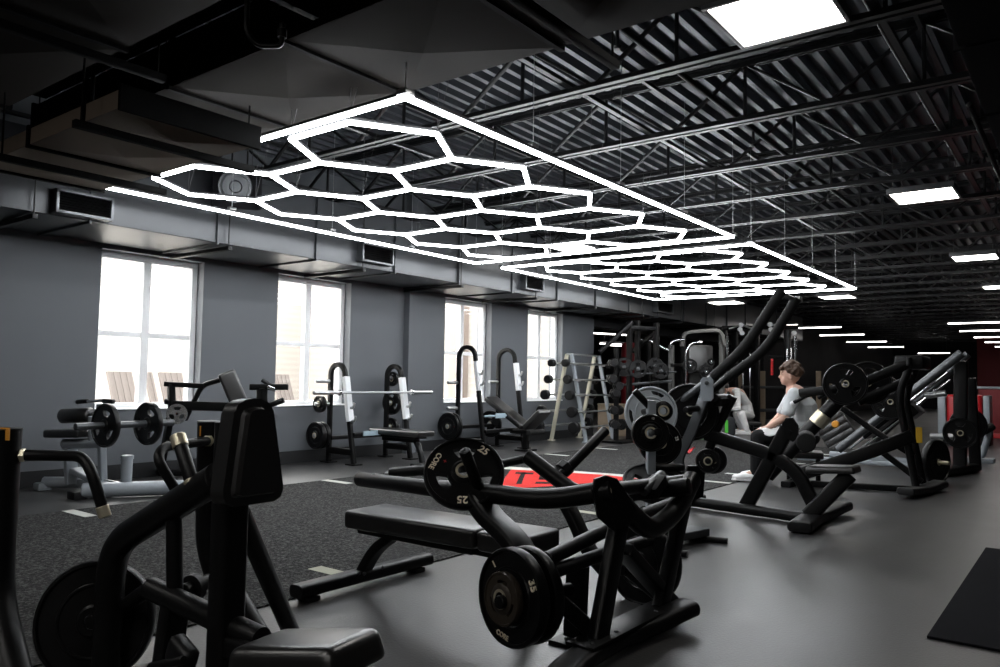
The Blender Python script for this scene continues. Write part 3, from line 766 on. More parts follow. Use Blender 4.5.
# far lever
fl_ = [at(690, 486, y=3.28), at(583, 499, y=3.22), at(527, 456, y=3.20)]
L2 = MB().tube(fl_, .038, fil=.12, seg=20).build('lever', 'black_paint', T2, o2)
MB().tube([at(529, 458, y=3.20), at(497, 465, y=3.17)], .022, seg=14).build('lever_link', 'black_paint', L2, o2)
MB().tube([at(497, 465, y=3.17), at(424, 470, y=3.05), at(390, 473, y=2.98)], .028, fil=.05, seg=18, cap=.008).build('handle_grip', 'black_rubber', L2, o2)
MB().tube([at(424, 476, y=3.05), at(418, 471, y=3.06), at(385, 474, y=3.0)], .010, fil=.03, seg=10).build('grip_hoop', 'brushed_steel', L2, o2)
hv = V((.5, -.6, .62)).normalized(); pb = at(464, 477, d=3.22)
H1 = MB().tube([nl[2] + V((-.04, 0, 0)), pb + hv * .20], .024, seg=20, cap=.005).build('weight_horn', 'black_paint', L1, o2)
MB().prism([(-.009, -.008), (.009, -.008), (0, .010)], hv, .002, pb + hv * .201).build('end_mark', 'dark_steel', L1, o2)
plate('black grip plate marked 25 hung on the near arm of the lever press', pb + hv * .03, hv, (0, 0, 1), .168, .04, 'grip',
      [('25', 52, -38, .131, .046, 'cream_print'), ('25', -92, -182, .130, .046, 'cream_print'), ('CORE', 158, 244, .131, .032, 'cream_print'), ('x', 148, 10, .095, .02, 'red_print')])
hv2 = V((.5, .6, .62)).normalized(); f0, f1 = at(563, 470, y=3.28), at(606, 430, y=3.52)
fd = (f1 - f0).normalized()
H2 = MB().tube([at(556, 481, y=3.22), f1], .0255, seg=20, cap=.005).build('weight_horn', 'black_paint', L2, o2)
MB().tube([f0 - fd * .012, f0 + fd * .035], .044, seg=8, cap=.004).build('horn_stop', 'black_rubber', L2, o2)
# hanging supports below the levers, cross bars, rear post
sup = [at(477, 498, y=2.49), at(488, 515, y=2.47), at(520, 545, y=2.44), at(536, 590, y=2.42)]
MB().bar(fillet(sup, .2, 8), .135, .055, up=(1, 0, 1), rr=.012).build('support_arm', 'black_paint', T2, o2)
sup2 = [at(567, 505, y=3.2), at(575, 520, y=3.2), at(588, 550, y=3.2), at(614, 580, y=3.2)]
MB().bar(fillet(sup2, .2, 8), .085, .05, up=(1, 0, 1), rr=.012).build('support_arm', 'black_paint', T2, o2)
MB().tube([at(546, 560, y=2.44), at(612, 527, x=X2 - .1), at(680, 500, x=X2 - .1)], .029, seg=16).build('cross_bar', 'black_paint', T2, o2)
MB().tube([at(552, 572, y=2.46), at(606, 553, x=X2 - .1), at(650, 540, x=X2 - .1)], .027, seg=16).build('cross_bar', 'black_paint', T2, o2)
MB().bar([(-1.68, 2.72, 0.02), (-1.68, 2.74, .30)], .085, .06, up=(0, 1, 0)).box((-1.68, 2.72, .008), (.14, .18, .016), bev=.005).build('rear_post', 'black_paint', T2, o2)
MB().bar([(-1.68, 2.73, .05), (X2 - .02, 2.75, .07)], .05, .05).build('base_link', 'black_paint', T2, o2)
MB().bar([at(622, 548, x=X2), at(672, 604, x=X2)], .05, .09, up=(1, 0, 0)).build('brace', 'black_paint', T2, o2)
pl_n = V((-.22, -.97, .03)).normalized(); pcn = at(513, 597, y=2.32)
MB().tube([pcn + V((0, -.09, 0)), (pcn.x + .06, 2.62, pcn.z - .02)], .024, seg=16).bar([(pcn.x + .02, 2.5, pcn.z), (X2 - .02, 2.62, .10)], .06, .06).build('storage_horn', 'black_paint', T2, o2)
plate('black plate marked 35 stored low on the near side of the lever press', pcn, pl_n, (-.02, 0, 1), .178, .05, 'solid',
      [('35', 28, -66, .139, .046, 'cream_print'), ('CORE', -104, -12, .146, .026, 'cream_print'), ('1', 132, 42, .139, .036, 'cream_print')])
plate('small worn brownish grip plate hung over the 35 plate of the lever press', pcn + pl_n * .046, pl_n, (0, 0, 1), .096, .03, 'grip', m='worn_iron')
plate('black grip plate behind the 35 plate on the lever press', pcn - pl_n * .075, pl_n, (.4, 0, 1), .176, .045, 'grip')
pcf = at(641, 563, y=3.40)
MB().tube([(pcf.x, 3.5, pcf.z), (pcf.x, 3.2, pcf.z)], .024, seg=16).bar([(pcf.x, 3.25, pcf.z), (X2 - .02, 3.22, .10)], .05, .05).build('storage_horn', 'black_paint', T2, o2)
plate('black rubber plate low on the far side of the lever press, behind its uprights', pcf, pl_n, (0, 0, 1), .20, .05, 'solid')
plate('dark grip plate on the far storage peg of the lever press, against its solid twin', pcf + V((.0, .07, 0)), pl_n, (.5, 0, 1), .195, .045, 'grip')

# flat bench
T3 = thing('flat_bench', 'flat black padded bench standing under the lever press arms', 'bench', (-2.4, 2.72, 0)); o3 = T3.location.copy()
bz = .415
b = MB(); b.box((-2.475, 2.68, bz - .042), (.78, .29, .085), Matrix.Rotation(.05, 3, 'Z'), bev=.024, seg=4); b.build('back_pad', 'black_vinyl', T3, o3)
b = MB(); b.box((-1.955, 2.705, bz - .044), (.25, .285, .085), Matrix.Rotation(.05, 3, 'Z'), bev=.024, seg=4); b.build('seat_pad', 'black_vinyl', T3, o3)
MB().box((-2.48, 2.69, bz - .10), (.72, .20, .035), bev=.008).box((-1.93, 2.71, bz - .10), (.2, .18, .03), bev=.008).build('pad_board', 'black_paint', T3, o3)
MB().bar([(-2.95, 2.32, .055), (-2.95, 3.22, .055)], .095, .06, rr=.022).build('base_foot', 'black_paint', T3, o3)
for y_ in (2.40, 3.12): MB().box((-2.95, y_, .012), (.09, .07, .024), bev=.006).build('rubber_foot', 'black_rubber', T3, o3)
MB().bar([(-2.95, 2.74, .07), (-2.86, 2.74, .20), (-2.66, 2.73, bz - .09)], .075, .05, fil=.2, up=(1, 0, 0)).build('leg', 'black_paint', T3, o3)
MB().bar([(-2.0, 2.73, bz - .09), (-1.9, 2.73, .05)], .075, .05, up=(1, 0, 0)).bar([(-1.9, 2.6, .03), (-1.9, 2.86, .03)], .06, .05).build('leg', 'black_paint', T3, o3)
MB().bar([(-2.7, 2.72, bz - .12), (-1.85, 2.73, bz - .12)], .06, .05).build('spine', 'black_paint', T3, o3)
bolts(T3, [(-2.895, 2.66, .085), (-2.895, 2.82, .085), (-2.9, 2.70, .075)], (1, 0, .3), o3)

# ------------------------------------------------------------------ plate tree
T4 = thing('plate_tree', 'grey-faced weight plate tree on a low rectangular base, beyond the lever press', 'weight rack', (-2.15, 4.62, 0)); o4 = T4.location.copy()
px_, py_ = -2.14, 4.33
tb = at(651, 400, d=4.75); TX, TY = tb.x, tb.y
MB().bar([(TX, TY, .06), (TX, TY, tb.z)], .075, .05, up=(.79, .61, 0), rr=.006).build('post', 'grey_paint', T4, o4)
MB().bar([(-2.26, TY - .05, .065), (-2.10, 4.98, .065)], .15, .05, rr=.006).build('base_rail', 'dark_steel', T4, o4)
MB().bar([(-2.42, TY + .0, .018), (-1.96, TY + .10, .018)], .04, .036).build('base_foot', 'black_rubber', T4, o4)
MB().bar([(-2.32, 4.92, .018), (-1.92, 5.0, .018)], .04, .036).build('base_foot', 'black_rubber', T4, o4)
cv = V((.62, -.78, .10)).normalized(); away = -cv
rr_ = V((.79, .61, 0))
for c_, d_, l in (((TX, TY, tb.z - .05), V((-.55, -.5, .75)), .15), ((TX, TY, .74), cv, .20), ((TX, TY, .70), away, .22), ((TX, TY, .88), away, .2), ((TX, TY, .53), rr_, .2)):
    MB().tube([V(c_), V(c_) + d_.normalized() * l], .022, seg=16).build('peg', 'black_paint', T4, o4)
bp = V((TX, TY, 0))
plate('big grey iron plate with slots on the far side of the plate tree', at(651, 413, d=4.98), cv, (0, 0, 1), .172, .03, 'slot', m='silver_iron')
plate('small black plate half hidden behind the top of the plate tree post', at(663, 411, d=4.86), cv, (0, 0, 1), .062, .03, 'solid', [('5', -10, -20, .045, .02, 'white_print')])
plate('black plate on the front peg of the plate tree, facing the lever press', at(650, 433, d=4.60), cv, (0, 0, 1), .112, .045, 'solid', [('10', 80, -10, .088, .018, 'white_print')])
plate('black plate hung behind the front peg of the plate tree', at(660, 443, d=4.84), cv + V((.1, 0, 0)), (0, 0, 1), .138, .04, 'solid', [('25', 15, -75, .108, .028, 'white_print')])
plate('black grip plate lying tilted against the lower post of the plate tree', at(656, 483, d=4.62) , V((.25, -.35, .9)).normalized(), (0, 1, 0), .20, .04, 'grip')
# ------------------------------------------------------------------ tall lever row with long padded arms
T5 = thing('lever_row_machine', 'tall black lever machine with two long padded arms rising towards the hexagon lights', 'gym machine', (-2.2, 6.15, 0)); o5 = T5.location.copy()
YM = 6.2
ft = [(-1.70 + .05 * abs(t - .45) * 2, 5.66 + 1.16 * t, .045 + .06 * max(0, t - .6)) for t in [i / 10 for i in range(11)]]
MB().sweep(ft, rrect(.17, .075, .03, 4), cap=.012).build('base_foot', 'black_rubber', T5, o5)
MB().tube([(-2.86, 6.26, .05), (-1.72, 6.08, .05)], .042, seg=18).build('base_rail', 'black_paint', T5, o5)
MB().bar([(-2.80, 5.85, .03), (-2.80, 6.65, .03)], .10, .06, rr=.02).build('rear_foot', 'black_paint', T5, o5)
A_ = lambda px, py, y=YM: at(px, py, y=y)
MB().bar([V((A_(690, 496).x, YM, .04)), A_(716, 430), A_(733, 396)], .075, .06, up=(0, 1, 0), rr=.02).build('mast', 'black_paint', T5, o5)
MB().bar(fillet([A_(706, 434), A_(770, 454), A_(797, 471), A_(818, 513)], .30, 10), .105, .07, up=(0, 1, 0), rr=.02).build('arch_frame', 'black_paint', T5, o5)
MB().bar([V((A_(745, 499).x, YM, .05)), A_(788, 428)], .115, .07, up=(0, 1, 0), rr=.02).build('knee_post', 'black_paint', T5, o5)
MB().prism([(-.04, -.06), (-.05, .04), (-.02, .085), (.03, .09), (.07, .03), (.07, -.06), (.03, -.10)], (.2, -.98, 0), .07, A_(789, 429), bev=.006).build('adjuster_plate', 'black_paint', T5, o5)
rp = A_(806, 441)
MB().tube([rp + V((.055, -.19, 0)), rp + V((-.055, .19, 0))], .072, seg=24, cap=.012).build('knee_roller', 'black_foam', T5, o5)
MB().tube([A_(790, 432), rp], .022).build('roller_bracket', 'black_paint', T5, o5)
MB().bar([V((-1.72, 6.1, .06)), A_(850, 474)], .115, .07, up=(0, 1, 0), rr=.02).build('seat_post', 'black_paint', T5, o5)
sp = A_(833, 469)
MB().box(sp, (.36, .24, .055), Euler((0, -.06, 0)).to_matrix(), bev=.03, seg=4, taper=(.95, .92)).build('seat_pad', 'black_vinyl', T5, o5)
for n, (yy, P) in enumerate(((6.0, ((640, 424), (676, 405), (711, 379), (745, 348), (782, 290))), (6.22, ((650, 424), (698, 402), (725, 380), (765, 351), (797, 298))))):
    pts = [at(px, py, y=yy) for px, py in P]
    lo = MB().tube(pts[:3] + [pts[2].lerp(pts[3], .25)], .033, fil=.2, seg=16).build('lever', 'dark_steel' if n == 0 else 'black_paint', T5, o5)
    MB().tube([pts[2].lerp(pts[3], .05)] + pts[3:], .040, fil=.16, seg=18, cap=.014).build('arm_sleeve', 'black_foam', lo, o5)
e1, e2 = at(781, 293, y=6.0), at(796, 300, y=6.22)
MB().tube([e1, e2], .016, seg=10).box(e2 + V((0, .06, .01)), (.05, .08, .05), bev=.015).build('arm_link', 'brushed_steel', T5, o5)
pvp = at(708, 388, y=5.93)
MB().prism([(-.05, -.08), (-.05, .06), (-.03, .085), (.03, .085), (.05, .06), (.05, -.08), (.03, -.105), (-.03, -.105)], (.3, -.95, 0), .03, pvp + V((0, -.02, 0)), bev=.004).build('pivot_plate', 'grey_paint', T5, o5)
bolts(T5, [pvp + V((.006, -.04, .04))], (.3, -.95, 0), o5, .018)
MB().bar(fillet([at(707, 390, y=5.96), at(690, 436, y=5.96), at(678, 458, y=5.96), at(681, 472, y=5.98)], .15), .085, .03, up=(0, 1, 0), rr=.008).build('link_arm', 'dark_steel', T5, o5)
MB().tube([at(680, 470, y=5.98), A_(699, 478)], .02).build('link_pin', 'black_paint', T5, o5)
MB().tube([at(714, 398, y=5.95), at(726, 398, y=6.25)], .035).box(at(722, 402, y=6.1), (.07, .18, .07), bev=.015).build('pivot_housing', 'black_paint', T5, o5)
MB().tube([at(686, 388 + 22, y=5.7), at(700, 408, y=6.0)], .024).build('weight_horn', 'black_paint', T5, o5)
plate('large black plate on the arm of the tall lever machine, behind the grey plate', at(690, 412, d=6.35), V((.55, -.83, .05)), (0, 0, 1), .235, .05, 'solid')
plate('small black grip plate stored on the mast of the tall lever machine, near side', at(708, 461, d=6.28), V((.35, -.93, .05)), (0, 0, 1), .10, .04, 'grip')
plate('small black plate stored on the mast of the tall lever machine, far side', at(713, 460, d=6.75), V((.35, -.93, .05)), (0, 0, 1), .12, .04, 'solid')
MB().tube([at(708, 461, d=6.2), at(714, 460, d=6.8)], .02).build('storage_peg', 'black_paint', T5, o5)

# ------------------------------------------------------------------ incline lever machine beyond it
T6 = thing('incline_press_machine', 'black plate-loaded lever machine with bent uprights, behind the seated man', 'gym machine', (-1.6, 8.8, 0)); o6 = T6.location.copy()
B_ = lambda px, py, y=8.7: at(px, py, y=y)
ft = [(-1.40 + .16 * t, 8.08 + .95 * t, .04 + .03 * abs(2 * t - 1)) for t in [i / 8 for i in range(9)]]
MB().sweep(ft, rrect(.16, .07, .03, 4), cap=.012).build('base_foot', 'black_rubber', T6, o6)
for dx, yy in ((0, 8.6), (7, 8.95)):
    MB().tube([B_(909 + dx, 368, yy), B_(898 + dx, 396, yy), B_(907 + dx, 440, yy), V((B_(916 + dx, 488, yy).x, yy, .06))], .036, fil=.2, seg=14).build('bent_upright', 'black_paint', T6, o6)
bt = MB().tube([B_(767, 476, 8.2), B_(800, 440, 8.25), B_(850, 388, 8.35)], .075, seg=20); bl = bt.build('lever', 'black_paint', T6, o6)
MB().tube([B_(816, 424, 8.27), B_(825, 414, 8.285)], .086, seg=22).build('lever_collar', 'collar_metal', bl, o6)
for k, (p, q) in enumerate((((846, 390), (912, 362)), ((858, 402), (914, 378)))):
    MB().tube([B_(*p, 8.4 + .3 * k), B_(*q, 8.6 + .3 * k)], .05, seg=14).build('upper_arm', 'black_paint', T6, o6)
MB().box(B_(913, 363, 8.8), (.26, .5, .14), bev=.03).tube([B_(909, 366, 8.5), B_(909, 357, 8.5)], .025).build('pivot_housing', 'black_paint', T6, o6)
MB().bar([B_(799, 475, 8.3), B_(870, 452, 8.4), B_(912, 436, 8.6)], .13, .08, up=(0, 1, 0), rr=.02).build('main_beam', 'black_paint', T6, o6)
MB().bar([B_(842, 408), B_(870, 428), B_(914, 456)], .06, .05, up=(0, 1, 0)).bar([B_(882, 452), B_(922, 482)], .06, .05, up=(0, 1, 0)).build('brace', 'black_paint', T6, o6)
MB().bar([V((-2.52, 8.3, .03)), V((-1.4, 8.6, .04))], .07, .06).bar([(-2.5, 8.1, .03), (-2.5, 8.42, .03)], .1, .06).bar([B_(799, 475, 8.3), V((-2.5, 8.3, .03))], .06, .06, up=(0, 1, 0)).build('base_rail', 'black_paint', T6, o6)
MB().tube([B_(799, 393, 8.25), B_(842, 388, 8.3)], .042, seg=16, cap=.01).build('handle_grip', 'black_foam', T6, o6)
hh = MB().tube([B_(793, 403, 8.25), B_(808, 395, 8.27), B_(830, 392, 8.3)], .02, fil=.05).build('handle_bar', 'black_paint', T6, o6)
MB().tube([B_(791, 404.5, 8.25), B_(794, 402.5, 8.25)], .024).build('handle_cap', 'white_guard', hh, o6)
MB().tube([B_(818, 398, 8.5), B_(832, 390, 8.5)], .022).build('handle_bar', 'black_paint', T6, o6)
tg = B_(919, 435, 8.93); MB().box(tg, (.06, .012, .16), bev=.003).build('warning_tag', 'yellow_tag', T6, o6)
plate('black grip plate high on the arm of the machine behind the seated man', B_(845, 384, 8.22), V((.35, -.93, .06)), (.1, 0, 1), .212, .05, 'grip')
plate('black grip plate just behind the high plate of the machine behind the man', B_(868, 383, 8.75), V((.35, -.93, .06)), (.3, 0, 1), .225, .05, 'grip')
plate('black plate standing edge-on by the foot of the machine behind the man', at(936, 462, d=8.35), V((.93, -.36, 0)), (0, 0, 1), .245, .06, 'solid')
pe = at(936, 462, d=8.35); en = V((.93, -.36, 0)).normalized()
MB().tube([pe - en * .30, pe + en * .14], .022).build('storage_peg', 'collar_metal', T6, o6)

# ------------------------------------------------------------------ leg press farther on
T7 = thing('leg_press_machine', 'black and steel leg press with long sloping rails, beyond the incline machine', 'gym machine', (-2.2, 11, 0)); o7 = T7.location.copy()
C_ = lambda px, py, y=11.0: at(px, py, y=y)
MB().bar([V((C_(960, 474).x, 11, .03)), C_(961, 361)], .15, .10, up=(0, 1, 0), rr=.02).build('post', 'black_paint', T7, o7)
MB().bar([V((C_(969, 474).x + .02, 11.5, .03)), C_(970, 378, 11.5)], .13, .09, up=(0, 1, 0), rr=.02).build('post', 'black_paint', T7, o7)
ft = [(C_(946, 477).x + .25 * t, 10.3 + 1.1 * t, .05) for t in [i / 8 for i in range(9)]]
MB().sweep(ft, rrect(.20, .09, .04, 4), cap=.012).build('base_foot', 'black_rubber', T7, o7)
for k, (p, q, yy, r_, m_) in enumerate((((838, 450), (962, 353), 10.8, .055, 'dark_steel'), ((868, 447), (968, 354), 11.6, .05, 'dark_steel'), ((850, 448), (948, 372), 11.1, .022, 'chrome'), ((862, 448), (950, 380), 11.3, .022, 'chrome'))):
    MB().tube([C_(*p, yy), C_(*q, yy)], r_, seg=14).build('rail' if k < 2 else 'guide_rod', m_, T7, o7)
MB().bar([C_(830, 454, 11.0), V((C_(945, 458).x, 11, .09))], .08, .08, rr=.02).bar([V((C_(800, 459).x, 10.9, .06)), V((C_(925, 470).x, 10.9, .06))], .08, .06, rr=.02).build('base_rail', 'grey_paint', T7, o7)
sl = MB(); p, q = C_(845, 446, 11.2), C_(862, 446, 11.2)
fpn = (C_(962, 353) - C_(838, 450)).normalized()
bk = MB()
a, b = C_(823, 412, 11.2), C_(846, 446, 11.2); R7 = rot_to(b - a, (0, -1, .2))
bk.box((a + b) / 2, ((b - a).length, .42, .09), R7, bev=.02)
for k in range(6): bk.box(a.lerp(b, (k + .5) / 6) + R7 @ V((0, 0, .05)), ((b - a).length / 7.5, .40, .03), R7, bev=.01)
bk.build('back_pad', 'black_vinyl', T7, o7)
MB().box(C_(884, 425, 11.2), (.5, .6, .05), rot_to((fpn.x, 0, fpn.z), (-fpn.z, 0, fpn.x)), bev=.01).box(C_(906, 404, 11.2), (.16, .5, .4), rot_to((fpn.x, 0, fpn.z), (-fpn.z, 0, fpn.x)), bev=.02).build('sled', 'black_paint', T7, o7)
MB().tube([C_(836, 424, 10.95), C_(835, 424, 10.85)], .045).build('adjuster_knob', 'orange_sticker', T7, o7)
MB().tube([C_(925, 396, 11), C_(946, 393, 11)], .04).build('handle', 'brushed_steel', T7, o7)
MB().tube([C_(930, 436, 11), C_(962, 437, 11)], .04).build('handle', 'brushed_steel', T7, o7)
plate('black grip plate low on the post of the leg press', C_(960, 433, 10.75), V((.2, -.98, 0)), (0, 0, 1), .185, .06, 'grip')
plate('black plate on the sled of the leg press, behind the bent uprights', C_(890, 402, 10.7), V((.3, -.95, .1)), (0, 0, 1), .225, .05, 'grip')
plate('black plate on the far post of the leg press', C_(968, 425, 11.75), V((.2, -.98, 0)), (0, 0, 1), .22, .06, 'solid')
plate('black grip plate of the leg press, overlapped by the high plate behind the man', C_(884, 392, 11.2), V((.3, -.95, .1)), (0, 0, 1), .22, .05, 'grip')

# grey handle stand and red-padded unit at the far end
T8 = thing('handle_stand', 'small grey machine handle on a low base, beside the leg press post', 'gym machine', (-1.2, 12.85, 0)); o8 = T8.location.copy()
E_ = lambda px, py: at(px + 4, py, y=12.85)
MB().tube([V((E_(972, 459).x, 12.85, .05)), E_(978, 456), E_(986, 430)], .045, fil=.1).build('stand_tube', 'grey_paint', T8, o8)
MB().tube([E_(979, 431) + V((-.02, -.12, -.02)), E_(989, 426)], .055, cap=.01).build('grip', 'black_foam', T8, o8)
MB().box((E_(973, 461).x, 12.85, .03), (.42, .3, .06), bev=.01).build('base', 'grey_paint', T8, o8)
T9 = thing('red_padded_unit', 'red upholstered unit with grey side panels standing behind the leg press post', 'gym machine', (-1.9, 16.5, 0)); o9 = T9.location.copy()
H_ = lambda px, py: at(px, py, y=16.5)
xl, xr = H_(947, 400).x, H_(988, 400).x; zt = H_(960, 394).z; xm = (xl + xr) / 2
MB().box((xl + .19, 16.4, zt * .60), (.34, .35, zt * .78), bev=.06, seg=3).box((xr - .24, 16.4, zt * .60), (.34, .35, zt * .78), bev=.06, seg=3).build('red_pad', 'red_padding', T9, o9)
for xx, w in ((xl - .05, .13), (xr, .10)): MB().box((xx, 16.45, zt * .55), (w, .5, zt * .86), bev=.02).build('side_panel', 'grey_paint', T9, o9)
MB().box((xm, 16.5, zt * .16), (xr - xl + .1, .5, zt * .3), bev=.03).build('base', 'black_paint', T9, o9)
x0 = at(985, 410, y=19.2).x
T10 = thing('reception_partition', 'low dull red partition with a pale top rail at the back, by the red wall', 'partition', (x0 + 1.5, 19.2, 0)); o10 = T10.location.copy()
MB().box((x0 + 1.5, 19.2, .51), (3.2, .10, 1.02), bev=.01).build('panel', 'red_wall_paint', T10, o10)
MB().box((x0 + 1.5, 19.2, 1.05), (3.3, .14, .05), bev=.01).build('top_rail', 'grey_paint', T10, o10)
MB().box((x0 + 1.5, 19.15, .05), (3.2, .12, .10), bev=.01).build('kick_strip', 'red_padding', T10, o10)

# ------------------------------------------------------------------ bench press stations by the wall


def press_frame(parent, off, xr, xf, y, h, xtop, guard, hooks, pegs):
    """One hooped side frame: rear post near the wall, arch, sloping front post with a white guard."""
    w = .062
    rd = (xtop - xr) / 2; cx = xr + rd
    p = [(xr, y, .015)] + [(cx - rd * math.cos(PI * k / 14), y, h - rd + rd * math.sin(PI * k / 14)) for k in range(15)] + [(xf, y, .015)]
    mb = MB().bar(p, w, .05, up=(0, 1, 0), rr=.01)
    for x in (xr, xf): mb.box((x, y, .008), (.16, .14, .016), bev=.004)
    mb.bar([(xr, y, .15), (xf - .03, y, .15)], .055, .08, rr=.01)
    o = mb.build('side_frame', 'black_paint', parent, off)
    a, b = V((xtop, y, h - .13)), V((xf, y, .015)); g0, g1 = a.lerp(b, guard[0]), a.lerp(b, guard[1]); d = (b - a).normalized(); nn = V((-d.z, 0, d.x)); nn = nn if nn.x > 0 else -nn
    mb = MB().bar([g0 + nn * .012, g1 + nn * .012], .085, .06, up=nn, rr=.008)
    mb.build('guard_strip', 'white_guard', o, off)
    for t in hooks:
        c = a.lerp(b, t); mb = MB().bar([c + nn * .03, c + nn * .09 + V((0, 0, -.005)), c + nn * .11 + V((0, 0, .05))], .035, .022, up=(0, 1, 0), fil=.02)
        mb.build('bar_hook', 'brushed_steel', o, off)
    for z, s in pegs:
        mb = MB().tube([(xr, y, z), (xr, y + s * .24, z)], .024, seg=14)
        mb.build('storage_peg', 'brushed_steel', o, off)
    return o


TB = thing('bench_press_station', 'flat bench press with a bare barbell racked across it, by the second window', 'bench', (-7.1, 6.9, 0)); ob = TB.location.copy()
yA, yB = 6.36, 7.33
press_frame(TB, ob, -7.52, -7.06, yA, 1.21, -7.26, (.02, .53), (.38, .53), ((1.0, -1), (.72, -1), (.34, -1)))
press_frame(TB, ob, -7.52, -7.06, yB, 1.21, -7.26, (.02, .53), (.38, .53), ((1.06, 1), (.72, 1), (.40, 1)))
MB().bar([(-7.50, yA, .30), (-7.50, yB, .30)], .07, .05).bar([(-7.1, yA, .36), (-7.1, yB, .36)], .08, .05).build('cross_member', 'black_paint', TB, ob)
MB().box((-7.05, yA + .28, .37), (.012, .30, .06), bev=.003).build('label_plate', 'label_blue', TB, ob)
MB().box((-6.79, 6.88, .385), (.86, .30, .07), bev=.025, seg=4).build('bench_pad', 'black_vinyl', TB, ob)
MB().box((-6.80, 6.88, .335), (.70, .2, .03), bev=.008).bar([(-7.1, 6.88, .30), (-6.5, 6.88, .30)], .06, .06).build('bench_spine', 'black_paint', TB, ob)
MB().bar([(-6.55, 6.88, .31), (-6.46, 6.88, .18), (-6.42, 6.88, .03)], .07, .05, fil=.15, up=(1, 0, 0)).bar([(-6.42, 6.70, .02), (-6.42, 7.06, .02)], .07, .04).build('front_leg', 'black_paint', TB, ob)
bb = thing('barbell', 'long steel barbell racked on the flat bench press station', 'barbell', (-7.08, 6.74, .87)); bo = bb.location.copy()
MB().tube([(-7.08, 5.74, .87), (-7.08, 7.74, .87)], .014, seg=14).build('shaft', 'brushed_steel', bb, bo)
for s in (-1, 1):
    MB().tube([(-7.08, 6.74 + s * .62, .87), (-7.08, 6.74 + s * 1.0, .87)], .025, seg=16).build('sleeve', 'brushed_steel', bb, bo)
    MB().tube([(-7.08, 6.74 + s * .60, .87), (-7.08, 6.74 + s * .63, .87)], .036, seg=16).build('collar', 'chrome', bb, bo)
ny, py2 = V((0, -1, 0)), V((0, 1, 0))
for y, z, r, t, k, lb in ((6.20, .72, .105, .05, 'grip', 'small black plate on the middle outer peg of the flat bench press, window side'), (6.16, .34, .165, .06, 'solid', 'black plate on the lowest outer peg of the flat bench press, window side'),
                          (6.23, .34, .165, .05, 'solid', 'black plate pressed behind the lowest outer plate of the flat bench press'),
                          (7.43, 1.04, .10, .04, 'grip', 'small black plate on the top peg of the flat bench press, far frame'), (7.43, .72, .165, .05, 'grip', 'black plate on the middle peg of the flat bench press, far frame'), (7.43, .40, .12, .05, 'solid', 'black plate on the lowest peg of the flat bench press, far frame')):
    plate(lb, (-7.52, y, z), ny, (0, 0, 1), r, t, k)

TI = thing('incline_bench_station', 'incline bench press with raised black back pad, between the third and fourth windows', 'bench', (-6.9, 9.4, 0)); oi = TI.location.copy()
yA, yB = 8.78, 9.76
press_frame(TI, oi, -7.50, -6.98, yA, 1.53, -7.18, (.06, .37), (.20, .31), ((1.0, -1), (.62, -1), (.36, -1)))
press_frame(TI, oi, -7.50, -6.98, yB, 1.53, -7.18, (.06, .37), (.20, .31), ((1.02, -1), (.62, 1), (.36, -1)))
MB().bar([(-7.48, yA, .34), (-7.48, yB, .34)], .07, .05).bar([(-7.0, yA, .30), (-7.0, yB, .30)], .08, .05).bar([(-7.0, 9.45, .28), (-6.6, 9.45, .28)], .07, .06).build('cross_member', 'black_paint', TI, oi)
MB().box((-6.975, yA + .36, .52), (.012, .24, .07), bev=.003).bar([(-6.99, yA, .52), (-6.99, yA + .55, .52)], .03, .03).build('label_plate', 'label_blue', TI, oi)
p0, p1 = at(490, 398, y=9.45), at(526, 427, y=9.45); d_ = (p1 - p0); MB().box((p0 + p1) / 2, (d_.length, .30, .08), rot_to(d_, (0, 0, 1)), bev=.03, seg=4).build('back_pad', 'black_vinyl', TI, oi)
s0, s1 = at(528, 428, y=9.45), at(545, 411, y=9.45); d2 = s1 - s0; MB().box((s0 + s1) / 2, (d2.length, .30, .08), rot_to(d2, (0, 0, 1)), bev=.03, seg=4).build('seat_pad', 'black_vinyl', TI, oi)
pz = at(526, 428, y=9.45); MB().bar([(pz.x, 9.45, .01), (pz.x, 9.45, pz.z - .05)], .09, .07, up=(0, 1, 0)).box((pz.x, 9.45, .012), (.2, .3, .024), bev=.006).bar([(pz.x, 9.45, .28), (-7.0, 9.45, .28)], .06, .07).build('seat_post', 'black_paint', TI, oi)
MB().tube([(pz.x + .18, 9.25, pz.z - .05), (pz.x + .18, 9.65, pz.z - .05)], .04).build('foot_roller', 'black_foam', TI, oi)
for y, z, r, t, k, lb in ((8.58, .36, .20, .05, 'solid', 'black plate on the lower outer peg of the incline bench station'), (8.65, .36, .20, .05, 'grip', 'black plate tucked behind the outer plate of the incline bench station'), (9.58, .36, .21, .05, 'grip', 'black plate on the lower inner peg of the incline bench station, under the pad')):
    plate(lb, (-7.50, y, z), ny, (0, 0, 1), r, t, k, [('x', 0, 0, .12, .03, 'red_print')] if k == 'solid' else ())

